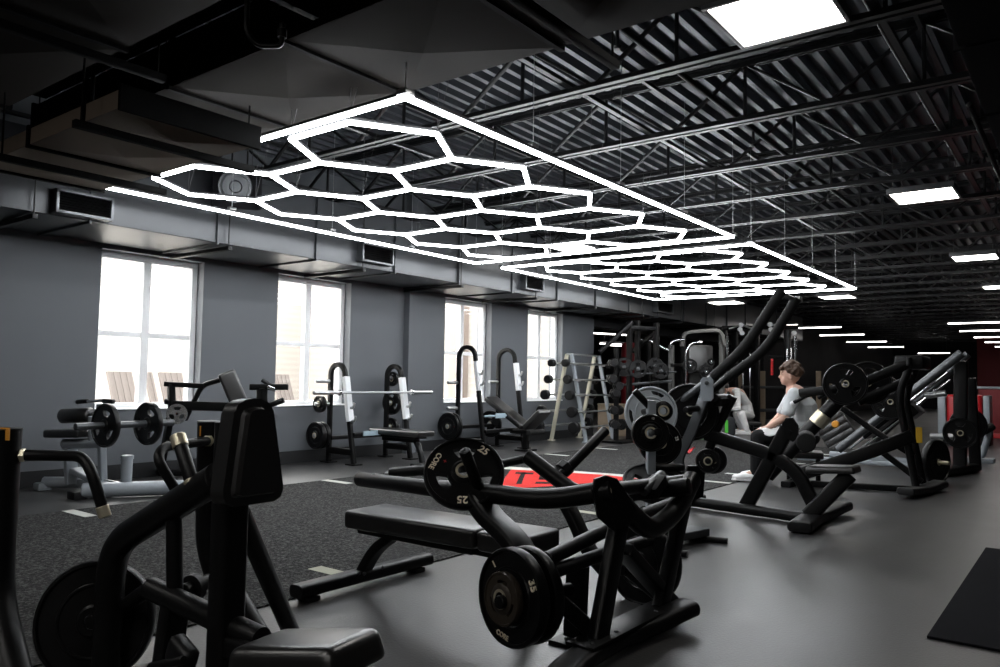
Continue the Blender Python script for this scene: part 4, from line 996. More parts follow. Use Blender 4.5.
# ------------------------------------------------------------------ A-frame rack of fixed barbells
TR_ = thing('barbell_rack', 'A-frame rack with beige and grey legs holding fixed barbells in five tiers', 'weight rack', (-7.2, 12.2, 0)); orr = TR_.location.copy()
YF = (11.42, 12.36); zt = 1.52; XA_ = -7.22; TIE = (1.355, 1.075, .81, .53, .27)
lean = lambda z, sg: XA_ + sg * (.02 + .31 * (1 - z / zt))          # sg -1: wall side, +1: room side
for y in YF:
    for sg, nm, m_ in ((-1, 'wall_side_leg', 'beige_paint'), (1, 'room_side_leg', 'grey_paint')):
        MB().bar([(lean(0, sg), y + .04 * sg, .01), (lean(zt, sg), y + .04 * sg, zt)], .06, .05, up=(0, 1, 0), rr=.006).box((lean(0, sg), y + .04 * sg, .012), (.10, .10, .024), bev=.004).build('leg', m_, TR_, orr)
MB().tube([(XA_, YF[0] - .08, zt), (XA_, YF[1] + .12, zt)], .016).build('top_rail', 'brushed_steel', TR_, orr)
names = ('top', 'second', 'third', 'fourth', 'bottom')
for side, sg in (('wall', -1), ('room', 1)):
    for k, z in enumerate(TIE):
        mid = V((lean(z, sg) + sg * .085, 11.84, z)); hl = .76 + .014 * k
        e = thing('fixed_barbell', 'fixed barbell with round heads on the %s tier, %s side of the A-frame rack' % (names[k], side), 'barbell', mid, group='fixed barbells on the A-frame rack')
        dr = V((0, 1, 0))
        MB().tube([mid - dr * hl, mid + dr * hl], .016, seg=12).build('shaft', 'brushed_steel', e, mid)
        for s in (-1, 1):
            rr0 = .066 + .009 * k; c0 = mid + dr * s * hl
            MB().lathe([(0, -.05), (rr0 * .9, -.05), (rr0, -.038), (rr0, .038), (rr0 * .9, .05), (rr0 * .55, .053), (0, .046)], c0, dr * s, 20).build('head', 'black_rubber', e, mid)
        for y in YF:
            q = V((lean(z, sg), y + .04 * sg, z - .022)); x_ = V((sg, 0, 0))
            MB().bar([q, q + x_ * .10, q + x_ * .115 + V((0, 0, .03))], .03, .010, up=(0, 0, 1)).build('cradle', 'brushed_steel', TR_, orr)

# ------------------------------------------------------------------ grey leg curl machine at the left wall
TL = thing('leg_curl_machine', 'grey leg curl machine with black roller pad, under the first window', 'gym machine', (-6.8, 3.4, 0)); ol = TL.location.copy()
K_ = lambda px, py, d=6.75: at(px, py, d=d)
P0, P1 = V((-6.72, 3.05, .07)), V((-6.15, 4.05, .07))
MB().tube([P0, P1], .062, seg=20, cap=.01).build('base_tube', 'grey_paint', TL, ol)
MB().box((P1.x, P1.y - .05, .035), (.14, .12, .07), bev=.02).build('rubber_foot', 'black_rubber', TL, ol)
MB().box((P0.x - .02, P0.y - .02, .035), (.14, .12, .07), bev=.02).build('rubber_foot', 'black_rubber', TL, ol)
a, b = K_(43, 479, 6.9), K_(80, 477, 6.95); a.z = b.z = .07
MB().tube([a, b], .05, seg=16, cap=.01).box((a.x, a.y, .035), (.12, .12, .07), bev=.02).build('rear_tube', 'grey_paint', TL, ol)
MB().bar([b, V((P0.x + .05, P0.y + .15, .07))], .07, .06).bar([K_(75, 470, 6.9), K_(95, 480, 6.8), V((P0.x + .08, P0.y + .2, .08))], .12, .05, fil=.1).build('base_link', 'grey_paint', TL, ol)
MB().bar([V((*K_(72, 475, 6.9).xy, .06)), K_(70, 452, 6.9), K_(74, 440, 6.9)], .10, .06, fil=.1, up=(1, 0, 0)).build('seat_post', 'grey_paint', TL, ol)
v0 = K_(103, 488, 6.72); MB().bar([V((v0.x, v0.y, .06)), K_(101, 404, 6.72)], .06, .06, up=(1, 0, 0)).build('post', 'grey_paint', TL, ol)
MB().tube([K_(64, 444, 6.85), K_(104, 443, 6.72)], .045).tube([K_(92, 416, 6.75), K_(93, 446, 6.75)], .034).build('frame_tube', 'grey_paint', TL, ol)
p, q = K_(56, 433, 6.9), K_(91, 433, 6.8); MB().box((p + q) / 2, ((q - p).length, .30, .07), rot_to(q - p), bev=.025, seg=4).build('seat_pad', 'black_vinyl', TL, ol)
MB().tube([K_(62, 416, 6.9), K_(91, 415, 6.82)], .066, seg=22, cap=.012).build('roller_pad', 'black_vinyl', TL, ol)
ln = V((-.10, .995, 0)); PL = K_(128, 424.5, 6.64)
MB().tube([K_(91, 415, 6.82), K_(103, 415, 6.74)], .02).tube([PL - V((-.10, .995, 0)) * .46, PL + V((-.10, .995, 0)) * .44], .03).build('axle', 'dark_steel', TL, ol)
hb = MB().tube([K_(75, 402, 6.85), K_(102, 400.5, 6.74), K_(113, 401.5, 6.7)], .014, seg=10); hbo = hb.build('handlebar', 'chrome', TL, ol)
MB().tube([K_(77, 402, 6.84), K_(88, 401, 6.80)], .02, cap=.005).tube([K_(103, 401, 6.73), K_(114, 401.5, 6.69)], .02, cap=.005).build('handle_grip', 'black_rubber', hbo, ol)
cy0 = K_(126, 487, 6.6); MB().lathe([(0, 0), (.045, 0), (.045, .27), (.052, .272), (.052, .30), (.044, .305), (0, .30)], (cy0.x, cy0.y, .05), (0, 0, 1), 22).build('counterweight', 'grey_paint', TL, ol)
MB().bar([V((cy0.x, cy0.y, .10)), V((v0.x, v0.y, .12))], .03, .03).bar([V((cy0.x, cy0.y, .06)), V((P0.x + .2, P0.y + .35, .07))], .05, .04).build('link', 'brushed_steel', TL, ol)

plate('black grip plate on the leg curl machine, nearer its roller pad', PL - ln * .20, ln, (.2, 0, 1), .185, .045, 'grip')
plate('black grip plate on the leg curl machine, outer one under the window', PL + ln * .19, ln, (.5, 0, 1), .19, .045, 'grip')

# ------------------------------------------------------------------ black shoulder press behind the rowing machine
TS = thing('shoulder_press_machine', 'black seated press machine with upright pad, between first and second windows', 'gym machine', (-6.2, 4.9, 0)); os_ = TS.location.copy()
S_ = lambda px, py, d=7.6: at(px, py, d=d)
a, b = S_(226, 372), S_(243, 412); MB().box((a + b) / 2, ((b - a).length, .17, .08), rot_to(b - a, (.6, -.6, .5)), bev=.03, seg=4).build('back_pad', 'black_vinyl', TS, os_)
G_ = lambda px, py: V((*at(px, py, z=0).xy, .03))
fx = G_(232, 474)
MB().bar([fx, S_(228, 412), S_(240, 408)], .09, .07, up=(0, 1, 0), fil=.1).bar([S_(170, 405), S_(262, 408)], .07, .09).bar([S_(165, 384), S_(205, 386)], .06, .05).build('frame', 'black_paint', TS, os_)
MB().bar([S_(171, 384), S_(172, 408)], .07, .06, up=(0, 1, 0)).build('arm_post', 'black_paint', TS, os_)
MB().bar([S_(262, 388), S_(262, 410)], .10, .07, up=(0, 1, 0)).bar([S_(250, 387), S_(288, 387)], .05, .06).build('arm_post', 'black_paint', TS, os_)
MB().bar([S_(172, 408), G_(160, 476)], .07, .06, up=(0, 1, 0)).build('leg', 'black_paint', TS, os_)
MB().bar([S_(262, 408), G_(268, 470)], .07, .06, up=(0, 1, 0)).build('leg', 'black_paint', TS, os_)
MB().bar([G_(158, 476), G_(232, 474)], .09, .06).bar([G_(232, 474), G_(270, 470)], .09, .06).build('base_rail', 'black_paint', TS, os_)
h = MB().tube([S_(185, 420), S_(202, 385), S_(224, 379), S_(228, 379)], .026, fil=.08).build('press_arm', 'black_paint', TS, os_)
MB().tube([S_(224, 378), S_(236, 384)], .02, cap=.004).build('handle_cap', 'chrome', h, os_)
MB().tube([S_(165, 401), S_(192, 406)], .03, cap=.006).tube([S_(270, 405), S_(284, 400)], .028, cap=.006).tube([S_(262, 380), S_(272, 386)], .02).build('handle_grip', 'black_rubber', TS, os_)
MB().tube([S_(268, 387), S_(276, 389)], .03).build('handle_ring', 'chrome', TS, os_)
dn = V((.75, -.65, .1)).normalized(); dc = S_(177, 414, 7.3)
dd = MB(); web(dd, .09, .012, .012, [(a_, .03, .07, 30) for a_ in (90, 210, 330)]); ring(dd, [(.075, .012), (.095, .012), (.095, -.012), (.075, -.012)])
di = dd.build('crank_disc', 'chrome', TS); mx = frame(dn).to_4x4(); mx.translation = dc - V(os_); di.matrix_local = mx
MB().tube([dc, dc - dn * .25], .03).build('disc_axle', 'black_paint', TS, os_)
MB().box(S_(228, 432), (.4, .3, .07), Matrix.Rotation(.6, 3, 'Z'), bev=.03, seg=4).bar([S_(228, 435), V((*S_(228, 435).xy, .03))], .07, .07, up=(0, 1, 0)).build('seat_pad', 'black_vinyl', TS, os_)
# ------------------------------------------------------------------ racks and stations at the back
def upright(p, h, w=.08): return MB().bar([(p.x, p.y, .01), (p.x, p.y, h)], w, w, up=(0, 1, 0), rr=.006)


d0 = 14.2
TP = thing('power_rack', 'black power rack with tall uprights and slanting braces, beside the barbell rack', 'weight rack', (*at(636, 430, d=14.5).xy, 0)); op = TP.location.copy()
P4 = [at(629, 430, d=13.9), at(637, 430, d=14.3), at(656, 430, d=14.1), at(648, 430, d=15.6)]
for p, h in zip(P4, (2.15, 2.20, 2.15, 2.1)):
    upright(p, h, .085).box((p.x, p.y, .01), (.16, .16, .02), bev=.004).build('upright', 'black_paint', TP, op)
P4 = [V((p.x, p.y, 0)) for p in P4]; Zv = lambda p, z: V((p.x, p.y, z))
for p, q in ((0, 2), (1, 3), (0, 1), (2, 3)): [MB().bar([Zv(P4[p], z_), Zv(P4[q], z_)], .07, .07, rr=.006).build('cross_beam', 'black_paint', TP, op) for z_ in (.2, 2.04)]
lo_ = at(604, 352, d=13.9); MB().bar([at(600, 352, d=13.7), at(632, 322, d=13.9)], .10, .07).build('slanting_brace', 'black_paint', TP, op)
MB().bar([at(632, 352, d=14.6), at(657, 332, d=14.2)], .09, .07).build('slanting_brace', 'black_paint', TP, op)
MB().bar([at(622, 385, d=14), at(672, 381, d=14)], .05, .05).tube([at(606, 376, d=13.8), at(676, 372, d=13.9)], .018).build('safety_bar', 'dark_steel', TP, op)
for px, py, dd, r, lb in ((624, 367, 13.6, .20, 'black grip plate hung on the power rack, beside the barbell rack'), (638, 369, 13.5, .19, 'black grip plate in front of the power rack uprights'),
                          (655, 366, 13.9, .18, 'black grip plate hung between the power rack and the grey arch'), (661, 371, 13.8, .17, 'small black grip plate on the outer peg of the power rack')):
    c = at(px, py, d=dd); n_ = V((.5, -.86, 0)); plate(lb, c, n_, (0, 0, 1), r * .85, .05, 'grip', hub='dark_steel')
    MB().tube([c - n_ * .30, c + n_ * .10], .022).build('storage_peg', 'dark_steel', TP, op)
TH = thing('storage_tree', 'black tree of small dumbbells standing behind the barbell rack', 'weight rack', (*at(615, 432, d=13.3).xy, 0)); oh = TH.location.copy()
b = at(616, 432, d=13.4); upright(b, 1.65, .07).box((b.x, b.y, .02), (.5, .5, .04), bev=.01).build('post', 'black_paint', TH, oh)
for k, (px, py) in enumerate(((613, 363), (612, 379), (615, 393), (613, 410), (614, 424), (618, 386))):
    c = at(px, py, d=12.9); e = thing('dumbbell', 'small black dumbbell on the storage tree by the corner, %s' % ('topmost', 'second from the top', 'fourth from the top', 'fifth from the top', 'lowest', 'third from the top')[k], 'dumbbell', c, group='dumbbells on the storage tree')
    n_ = V((.62, -.78, 0)); MB().tube([c - n_ * .11, c + n_ * .11], .016).build('handle', 'brushed_steel', e, c)
    for s in (-1, 1): MB().lathe([(0, -.05), (.065, -.05), (.075, -.035), (.075, .035), (.065, .05), (0, .05)], c + n_ * s * .11, n_, 8).build('head', 'black_rubber', e, c)
    MB().bar([c - n_ * .05 - V((0, 0, .03)), V((b.x, b.y, c.z - .03))], .04, .02).build('cradle', 'black_paint', TH, oh)

TG = thing('grey_arch_rack', 'grey half rack with curved pull-up arch and chrome bars, behind the plate tree', 'gym machine', (*at(700, 432, d=15.5).xy, 0)); og = TG.location.copy()
for px, dd, tp, m_ in ((671, 14.6, 345, 'arch_paint'), (683, 15.4, 334, 'black_paint'), (722, 15.4, 334, 'arch_paint')):
    p = at(px, 430, d=dd); h = at(px, tp, d=dd).z
    upright(p, h, .09).box((p.x, p.y, .01), (.2, .2, .02), bev=.004).build('upright', m_, TG, og)
MB().bar(fillet([at(682, 346, d=15.4), at(683, 333, d=15.4), at(700, 331, d=15.4), at(721, 330, d=15.4), at(724, 345, d=15.4)], .2), .07, .11, up=(.6, -.78, 0)).build('arch', 'arch_paint', TG, og)
for pts in (((671, 348), (671, 342), (677, 340), (684, 340)), ((686, 392), (686, 352), (690, 344), (698, 342), (702, 343)), ((640, 340), (652, 341), (661, 347), (668, 350))):
    MB().tube([at(px, py, d=14.6) for px, py in pts], .028, fil=.12).build('pull_up_bar', 'chrome', TG, og)
MB().bar([at(672, 365, d=14.6), at(684, 365, d=15.4)], .06, .06).bar([at(684, 372, d=15.3), at(722, 370, d=15.4)], .06, .06).bar([at(684, 420, d=15.4), at(722, 420, d=15.4)], .08, .08).build('cross_beam', 'black_paint', TG, og)
MB().box(at(700, 372, d=15.6), (.5, .2, 1.1), Matrix.Rotation(.65, 3, 'Z'), bev=.06).build('back_panel', 'black_vinyl', TG, og)
for px, py, r, lb in ((690, 366, .17, 'black plate on the grey arch rack, on its window side'), (706, 372, .16, 'black plate on the grey arch rack, beside the cable station'), (711, 362, .09, 'small black plate high on the grey arch rack')):
    c = at(px, py, d=15.0); n_ = V((.55, -.83, 0)); plate(lb, c, n_, (0, 0, 1), r * .85, .05, 'grip', hub='dark_steel'); MB().tube([c - n_ * .5, c + n_ * .08], .02).build('storage_peg', 'chrome', TG, og)

TC = thing('cable_station', 'tall black cable station with chrome guide rods, behind the crouching person', 'gym machine', (*at(762, 432, d=16.8).xy, 0)); oc = TC.location.copy()
for px, dd, m_ in ((724, 16.6, 'black_paint'), (735, 17.4, 'black_paint'), (788, 16.6, 'black_paint'), (757, 18, 'black_paint')):
    p = at(px, 430, d=dd); upright(p, at(px, 327, d=dd).z, .12).build('upright', m_, TC, oc)
MB().bar([at(722, 328, d=16.6), at(798, 327, d=16.6)], .10, .09).bar([at(735, 330, d=17.4), at(757, 330, d=18)], .10, .09).build('top_beam', 'black_paint', TC, oc)
MB().tube([at(729, 329, d=16.5), at(740, 325, d=16.5)], .02).tube([at(743, 325, d=16.5), at(752, 329, d=16.5)], .02).tube([at(770, 325, d=16.5), at(776, 325, d=16.5)], .02).build('pulley_arm', 'brushed_steel', TC, oc)
for px, a_, b_, dd, r_ in ((727, 336, 428, 16.5, .035), (795, 336, 428, 16.5, .035), (787, 348, 428, 16.4, .018), (791, 348, 428, 16.4, .018), (750, 353, 428, 17.2, .018), (743, 360, 428, 17.2, .015)):
    MB().tube([at(px, a_, d=dd), at(px, b_, d=dd)], r_, seg=10).build('guide_rod', 'chrome', TC, oc)
for px, py in ((740, 329.5), (742, 333), (770, 324.5), (771, 329.5), (741, 325), (794, 333)):
    MB().lathe([(.02, -.02), (.05, -.02), (.05, .02), (.02, .02)], at(px, py, d=16.4), (.6, -.8, 0), 14).build('pulley', 'white_guard', TC, oc)
c = at(790, 405, d=16.7)
for k in range(10): MB().box(V((c.x, c.y, .25 + k * .07)), (.28, .14, .06), Matrix.Rotation(.65, 3, 'Z'), bev=.005).build('stack_plate', 'black_paint', TC, oc)
MB().bar([at(724, 430, d=16.6) * 1, at(796, 430, d=16.6)], .14, .12).bar([at(768, 357, d=16.6), at(783, 357, d=16.6)], .06, .07).build('base_beam', 'black_paint', TC, oc)
st_ = MB()
for k in range(6): st_.lathe([(0, -.025), (.03, -.025), (.03, .025), (0, .025)], at(772, 358 + 2.8 * k + 2, d=16.4), (0, 0, 1), 10)
st_.build('chain_handle', 'red_padding', TC, oc)
RL = thing('storage_rail', 'dull steel rail fence with tan posts at the back, behind the seated man', 'railing', (*at(790, 430, d=19).xy, 0)); of_ = RL.location.copy()
for px in (763, 819, 741, 830): p = at(px, 428, d=19); MB().bar([(p.x, p.y, 0), (p.x, p.y, at(px, 371, d=19).z)], .12, .06, up=(0, 1, 0)).build('post', 'tan_wood', RL, of_)
MB().bar([at(741, 387, d=19), at(832, 388, d=19)], .05, .06).bar([at(741, 410, d=19), at(832, 411, d=19)], .06, .08).build('rail', 'dark_steel', RL, of_)
tw = at(612, 424, d=15.2); tag(MB().box((tw.x, tw.y, .30), (.55, .5, .6), Matrix.Rotation(.5, 3, 'Z'), bev=.01).box((tw.x, tw.y, .605), (.57, .52, .02), Matrix.Rotation(.5, 3, 'Z'), bev=.004).build('jump_box', 'tan_wood', off=(tw.x, tw.y, 0)), 'tan wooden jump box on the floor behind the barbell rack', 'box')
cp_ = at(628, 430, d=17.5)
pu = thing('punch_pad_stand', 'dark red padded column standing inside the power rack view', 'punching pad', (cp_.x, cp_.y, 0)); po = pu.location.copy(); pu['label'] = 'dark red padded column standing behind the power rack'
MB().tube([(cp_.x, cp_.y, .35), (cp_.x, cp_.y, 1.95)], .16, seg=24, cap=.05).build('pad', 'red_wall_paint', pu, po)
MB().lathe([(0, 0), (.28, 0), (.28, .3), (.2, .36), (0, .36)], (cp_.x, cp_.y, 0), (0, 0, 1), 24).build('base', 'black_rubber', pu, po)

# bag, bottle and cloth near the crouching person
c = at(722, 432, z=0); cx_ = at(724, 431, d=15.6); bx = V((cx_.x, cx_.y, 0))
bg = thing('gym_bag', 'dark gym bag with a bright green panel by the crouching person', 'bag', bx)
MB().box((0, 0, .19), (.42, .28, .38), Matrix.Rotation(.6, 3, 'Z'), bev=.08, seg=3).build('body', 'bag_dark', bg)
MB().box((.06, -.15, .19), (.16, .05, .26), Matrix.Rotation(.6, 3, 'Z'), bev=.02).build('green_panel', 'bag_green', bg)
MB().tube([(-.1, -.05, .37), (-.05, -.02, .46), (.05, .03, .46), (.1, .06, .37)], .014, fil=.04).build('handle', 'bag_dark', bg)
cx_ = at(706, 431, d=15.2); bt_ = thing('green_bottle', 'bright green shaker bottle beside the mast of the tall lever machine', 'bottle', (cx_.x, cx_.y, .0))
MB().lathe([(0, 0), (.10, 0), (.12, .03), (.12, .24), (0, .24)], (0, 0, 0), (0, 0, 1), 18).build('body', 'bag_green', bt_)
MB().lathe([(.12, .24), (.125, .24), (.12, .29), (.05, .31), (0, .31)], (0, 0, 0), (0, 0, 1), 18).build('lid', 'white_guard', bt_)
cx_ = at(731, 431, d=15.8); wb = thing('water_bottle', 'clear grey water bottle beside the green-panelled gym bag', 'bottle', (cx_.x, cx_.y, 0))
MB().lathe([(0, 0), (.05, 0), (.055, .02), (.055, .2), (.03, .24), (0, .24)], (0, 0, 0), (0, 0, 1), 16).build('body', 'brushed_steel', wb)
MB().lathe([(0, .24), (.03, .24), (.03, .28), (0, .28)], (0, 0, 0), (0, 0, 1), 12).build('cap', 'black_rubber', wb)
cl = at(677, 430, d=11.5); q = MB(); bm = bmesh.new(); bmesh.ops.create_grid(bm, x_segments=10, y_segments=8, size=.2)
for v in bm.verts: v.co.z = .05 + .04 * math.sin(v.co.x * 22) * math.cos(v.co.y * 17) + .10 * max(0, .12 - v.co.length)
g = bmesh.ops.extrude_face_region(bm, geom=bm.faces[:]); bmesh.ops.translate(bm, vec=(0, 0, -.014), verts=[v for v in g['geom'] if isinstance(v, bmesh.types.BMVert)]); bmesh.ops.recalc_face_normals(bm, faces=bm.faces)
bmesh.ops.translate(bm, vec=(cl.x, cl.y, .005), verts=bm.verts); zmin = min(v.co.z for v in bm.verts); bmesh.ops.translate(bm, vec=(0, 0, .009 - zmin), verts=bm.verts)
q.add(bm); tag(q.build('red_towel', 'red_padding', off=(cl.x, cl.y, .009)), 'crumpled red towel lying on the turf beyond the plate tree', 'towel')

# ------------------------------------------------------------------ people
def skin(nodes, edges, root, sub=2, blobs=(), voxel=0., smooth=0):
    bm = bmesh.new(); L = bm.verts.layers.skin.verify(); vs = {}
    for k, (p, r) in nodes.items():
        v = bm.verts.new(p); rr = r if isinstance(r, tuple) else (r, r); v[L].radius = rr; v[L].use_root = (k == root); vs[k] = v
    for ch in edges:
        for a_, b_ in zip(ch, ch[1:]):
            if not bm.edges.get((vs[a_], vs[b_])): bm.edges.new((vs[a_], vs[b_]))
    me = bpy.data.meshes.new('s'); bm.to_mesh(me); bm.free()
    o = bpy.data.objects.new('s', me); C.objects.link(o)
    o.modifiers.new('a', 'SKIN').use_smooth_shade = True
    if sub: s_ = o.modifiers.new('b', 'SUBSURF'); s_.levels = s_.render_levels = sub
    m1 = bpy.data.meshes.new_from_object(o.evaluated_get(bpy.context.evaluated_depsgraph_get())); bpy.data.objects.remove(o)
    if not blobs and not voxel: return m1
    bm = bmesh.new(); bm.from_mesh(m1); bpy.data.meshes.remove(m1); mb = MB(); mb.bm.free(); mb.bm = bm
    for b in blobs: mb.blob(*b)
    m2 = bpy.data.meshes.new('s'); mb.bm.to_mesh(m2); mb.bm.free()
    o = bpy.data.objects.new('s', m2); C.objects.link(o)
    r = o.modifiers.new('r', 'REMESH'); r.mode = 'VOXEL'; r.voxel_size = voxel; r.use_smooth_shade = True
    if smooth: s_ = o.modifiers.new('m', 'SMOOTH'); s_.iterations = smooth; s_.factor = .5
    m3 = bpy.data.meshes.new_from_object(o.evaluated_get(bpy.context.evaluated_depsgraph_get())); bpy.data.objects.remove(o)
    return m3


def body_obj(name, me, m, parent, off):
    me.name = name; me.transform(Matrix.Translation(-V(off))); me.materials.clear(); me.materials.append(M[m]); me.shade_smooth()
    o = bpy.data.objects.new(name, me); C.objects.link(o); o.parent = parent; return o


def hand_nodes(wr, tip, down, side, s=1.0):
    """Palm and five separate bent fingers from the wrist towards tip."""
    f = (tip - wr).normalized(); dn = V(down).normalized(); sd = V(side).normalized(); n = {}; e = []
    n['palm'] = (wr + f * .05 * s, (.026 * s, .018 * s)); n['palm2'] = (wr + f * .085 * s, (.028 * s, .015 * s)); e.append(('wr', 'palm', 'palm2'))
    for i, (o_, l) in enumerate(((-.030, .062), (-.010, .075), (.010, .072), (.028, .055))):
        b = wr + f * .085 * s + sd * o_ * s; 
        n['f%d0' % i] = (b + f * .012 * s, .0095 * s); n['f%d1' % i] = (b + (f * l * .55 + dn * .010) * s, .0088 * s); n['f%d2' % i] = (b + (f * l * .85 + dn * .035) * s, .0075 * s)
        e.append(('palm2', 'f%d0' % i, 'f%d1' % i, 'f%d2' % i))
    n['t0'] = (wr + (f * .035 - sd * .034) * s, .0105 * s); n['t1'] = (wr + (f * .065 - sd * .052 + dn * .012) * s, .0098 * s); n['t2'] = (wr + (f * .09 - sd * .052 + dn * .028) * s, .0082 * s)
    e.append(('palm', 't0', 't1', 't2'))
    return n, e


def limb(ch, rot, n=6):
    out = []
    for (a, ra), (b, rb) in zip(ch, ch[1:]):
        for i in range(n + 1):
            t = i / n; r = [x + (y - x) * t for x, y in zip(ra, rb)]; out.append((a.lerp(b, t), r, rot, 2))
    return out


def union(blobs, voxel, smooth=3):
    mb = MB()
    for b in blobs: mb.blob(*b)
    me = bpy.data.meshes.new('s'); mb.bm.to_mesh(me); mb.bm.free(); o = bpy.data.objects.new('s', me); C.objects.link(o)
    r = o.modifiers.new('r', 'REMESH'); r.mode = 'VOXEL'; r.voxel_size = voxel; r.use_smooth_shade = True
    s_ = o.modifiers.new('m', 'SMOOTH'); s_.iterations = smooth; s_.factor = .5
    m3 = bpy.data.meshes.new_from_object(o.evaluated_get(bpy.context.evaluated_depsgraph_get())); bpy.data.objects.remove(o)
    return m3


# seated man, in profile, facing the window wall
dm = 8.4
q_ = lambda px, py, o_=0.: at(px, py, d=dm + o_)
seat0 = q_(797, 441); man = thing('person', 'seated man in grey tee, black trousers and white shoes, resting between sets', 'person', (seat0.x, seat0.y, 0)); mo = man.location.copy()
fwd = V((-.95, -.31, 0)); lft = V((.31, -.95, 0))        # lft points at the camera side
N = {'pel': (q_(802, 434), (.13, .15)), 'sp': (q_(806, 420), (.125, .145)), 'ch': (q_(801, 403), (.13, .16)), 'ub': (q_(795, 392), (.09, .12)), 'nk': (q_(791, 386), .058), 'nt': (q_(789, 378), .055)}
E_l = [('pel', 'sp', 'ch', 'ub', 'nk', 'nt')]
BL = []
for nm, s in (('l', 1), ('r', -1)):
    sh = q_(794, 394) + lft * s * .17; N['sh' + nm] = (sh, .062)
    el = q_(786 if s > 0 else 781, 416) + lft * s * .22; N['el' + nm] = (el, .046)
    wr = q_(766 if s > 0 else 768, 428) + lft * s * .13; N['wr' + nm] = (wr, .030)
    tp_ = wr + fwd * .1 + V((0, 0, -.02)); hn_, he = hand_nodes(wr, tp_, (fwd.x * .3, fwd.y * .3, -1), lft * s, 1.0)
    for k, v in hn_.items(): N[k + nm] = v
    E_l += [('ub', 'sh' + nm, 'el' + nm, 'wr' + nm)] + [tuple((x + nm) for x in ch_) for ch_ in he]
    hp = q_(800, 436) + lft * s * .10; N['hp' + nm] = (hp, .095)
    kn = q_(758.5 if s > 0 else 764, 436) + lft * s * .15; N['kn' + nm] = (kn, .062)
    an = q_(756 if s > 0 else 763, 470) + lft * s * .15; an.z = .11; N['an' + nm] = (an, .042)
    N['to' + nm] = (V((an.x, an.y, .04)) + fwd * .15, .035)
    E_l += [('pel', 'hp' + nm, 'kn' + nm, 'an' + nm, 'to' + nm)]
hc = q_(790, 375); HR = Matrix((fwd, -lft, V((0, 0, 1)))).transposed()   # local x = face direction
loc = lambda x, y, z: hc + HR @ V((x, y, z))
BL += [(loc(-.012, 0, .015), (.098, .076, .108), HR), (loc(.035, 0, -.055), (.058, .056, .060), HR), (loc(.066, 0, -.088), (.024, .026, .022), HR),
       (loc(.098, 0, -.022), (.022, .014, .020), HR), (loc(.090, 0, .006), (.014, .011, .034), HR), (loc(.086, 0, -.055), (.014, .024, .008), HR), (loc(.085, 0, -.067), (.013, .021, .008), HR),
       (loc(.078, .032, .012), (.013, .018, .012), HR), (loc(.078, -.032, .012), (.013, .018, .012), HR), (loc(.084, 0, .038), (.016, .058, .012), HR),
       (loc(-.012, .076, -.012), (.022, .012, .034), HR), (loc(-.012, -.076, -.012), (.022, .012, .034), HR)]
body_obj('body', skin(N, E_l, 'pel', 2, BL, .0075, 2), 'skin', man, mo)
for s in (1, -1):
    e_ = MB().blob(loc(.086, .032 * s, .012), (.008, .011, .006), HR, 2).build('eye', 'black_vinyl', man, mo)
hb_ = []
random.seed(3)
for i in range(150):
    th = random.uniform(0, 2 * PI); ph = random.uniform(-.35, 1.5); x_, y_, z_ = math.cos(th) * math.cos(ph), math.sin(th) * math.cos(ph), math.sin(ph)
    if x_ > .45 and z_ < .45: continue
    if x_ > .0 and z_ < .05: continue
    s_ = random.uniform(.018, .030); hb_.append((loc(-.018 + x_ * .104, y_ * .084, .030 + z_ * .106), (s_ * 1.3, s_, s_ * .8), Euler((th, ph, random.random() * 3)).to_matrix()))
for y_ in (-.045, -.02, .01, .035): hb_.append((loc(.092, y_, .070), (.022, .02, .026), HR))
body_obj('hair', skin({'a': (loc(-.02, 0, .05), .08), 'b': (loc(-.05, 0, .0), .075), 'c': (loc(-.06, 0, -.045), .05)}, [('a', 'b', 'c')], 'a', 2, hb_ + [(loc(-.02, 0, .032), (.112, .088, .108), HR)][:0] + [(loc(-.028, 0, .045), (.100, .083, .090), HR)], .009, 1), 'hair', man, mo)
tb_ = limb([(q_(804, 436), (.158, .185, .07)), (q_(805.5, 421), (.150, .185, .09)), (q_(802.5, 405), (.155, .195, .09)), (q_(796.5, 395), (.115, .165, .07)), (q_(793, 388.5), (.070, .080, .04))], HR)
for nm, s in (('l', 1), ('r', -1)):
    sh, el = N['sh' + nm][0], N['el' + nm][0]
    tb_ += limb([(q_(796, 396) + lft * s * .10, (.10, .07, .07)), (sh, (.078, .07, .075)), (sh.lerp(el, .80), (.074, .068, .060))], HR, 7)
body_obj('tee_shirt', union(tb_, .010), 'tee_grey', man, mo)
pb_ = [(q_(804, 438), (.165, .185, .10), HR, 3)]
for nm in 'lr':
    a, k, n_ = (N[x + nm][0] for x in ('hp', 'kn', 'an'))
    pb_ += limb([(a, (.115, .105, .105)), (a.lerp(k, .5), (.10, .095, .100)), (k, (.084, .080, .084)), (k.lerp(n_, .4), (.078, .070, .08)), (n_ + V((0, 0, -.01)), (.062, .058, .05))], HR, 8)
body_obj('trousers', union(pb_, .010), 'pants_black', man, mo)


def shoe(an, f, R, parent, off):
    g_ = V((an.x, an.y, 0)) - f * .02
    bl = limb([(g_ + V((0, 0, .095)), (.058, .046, .03)), (g_ + V((0, 0, .06)) + f * .01, (.070, .048, .05))], R, 4) + limb([(g_ + V((0, 0, .06)), (.082, .050, .055)), (g_ + V((0, 0, .056)) + f * .11, (.075, .053, .046)), (g_ + V((0, 0, .045)) + f * .21, (.058, .048, .034))], R, 6)
    bl += limb([(g_ + V((0, 0, .016)) - f * .03, (.05, .046, .016)), (g_ + V((0, 0, .016)) + f * .22, (.055, .052, .016))], R, 6)
    body_obj('shoe', union(bl, .008, 2), 'shoe_white', parent, off)


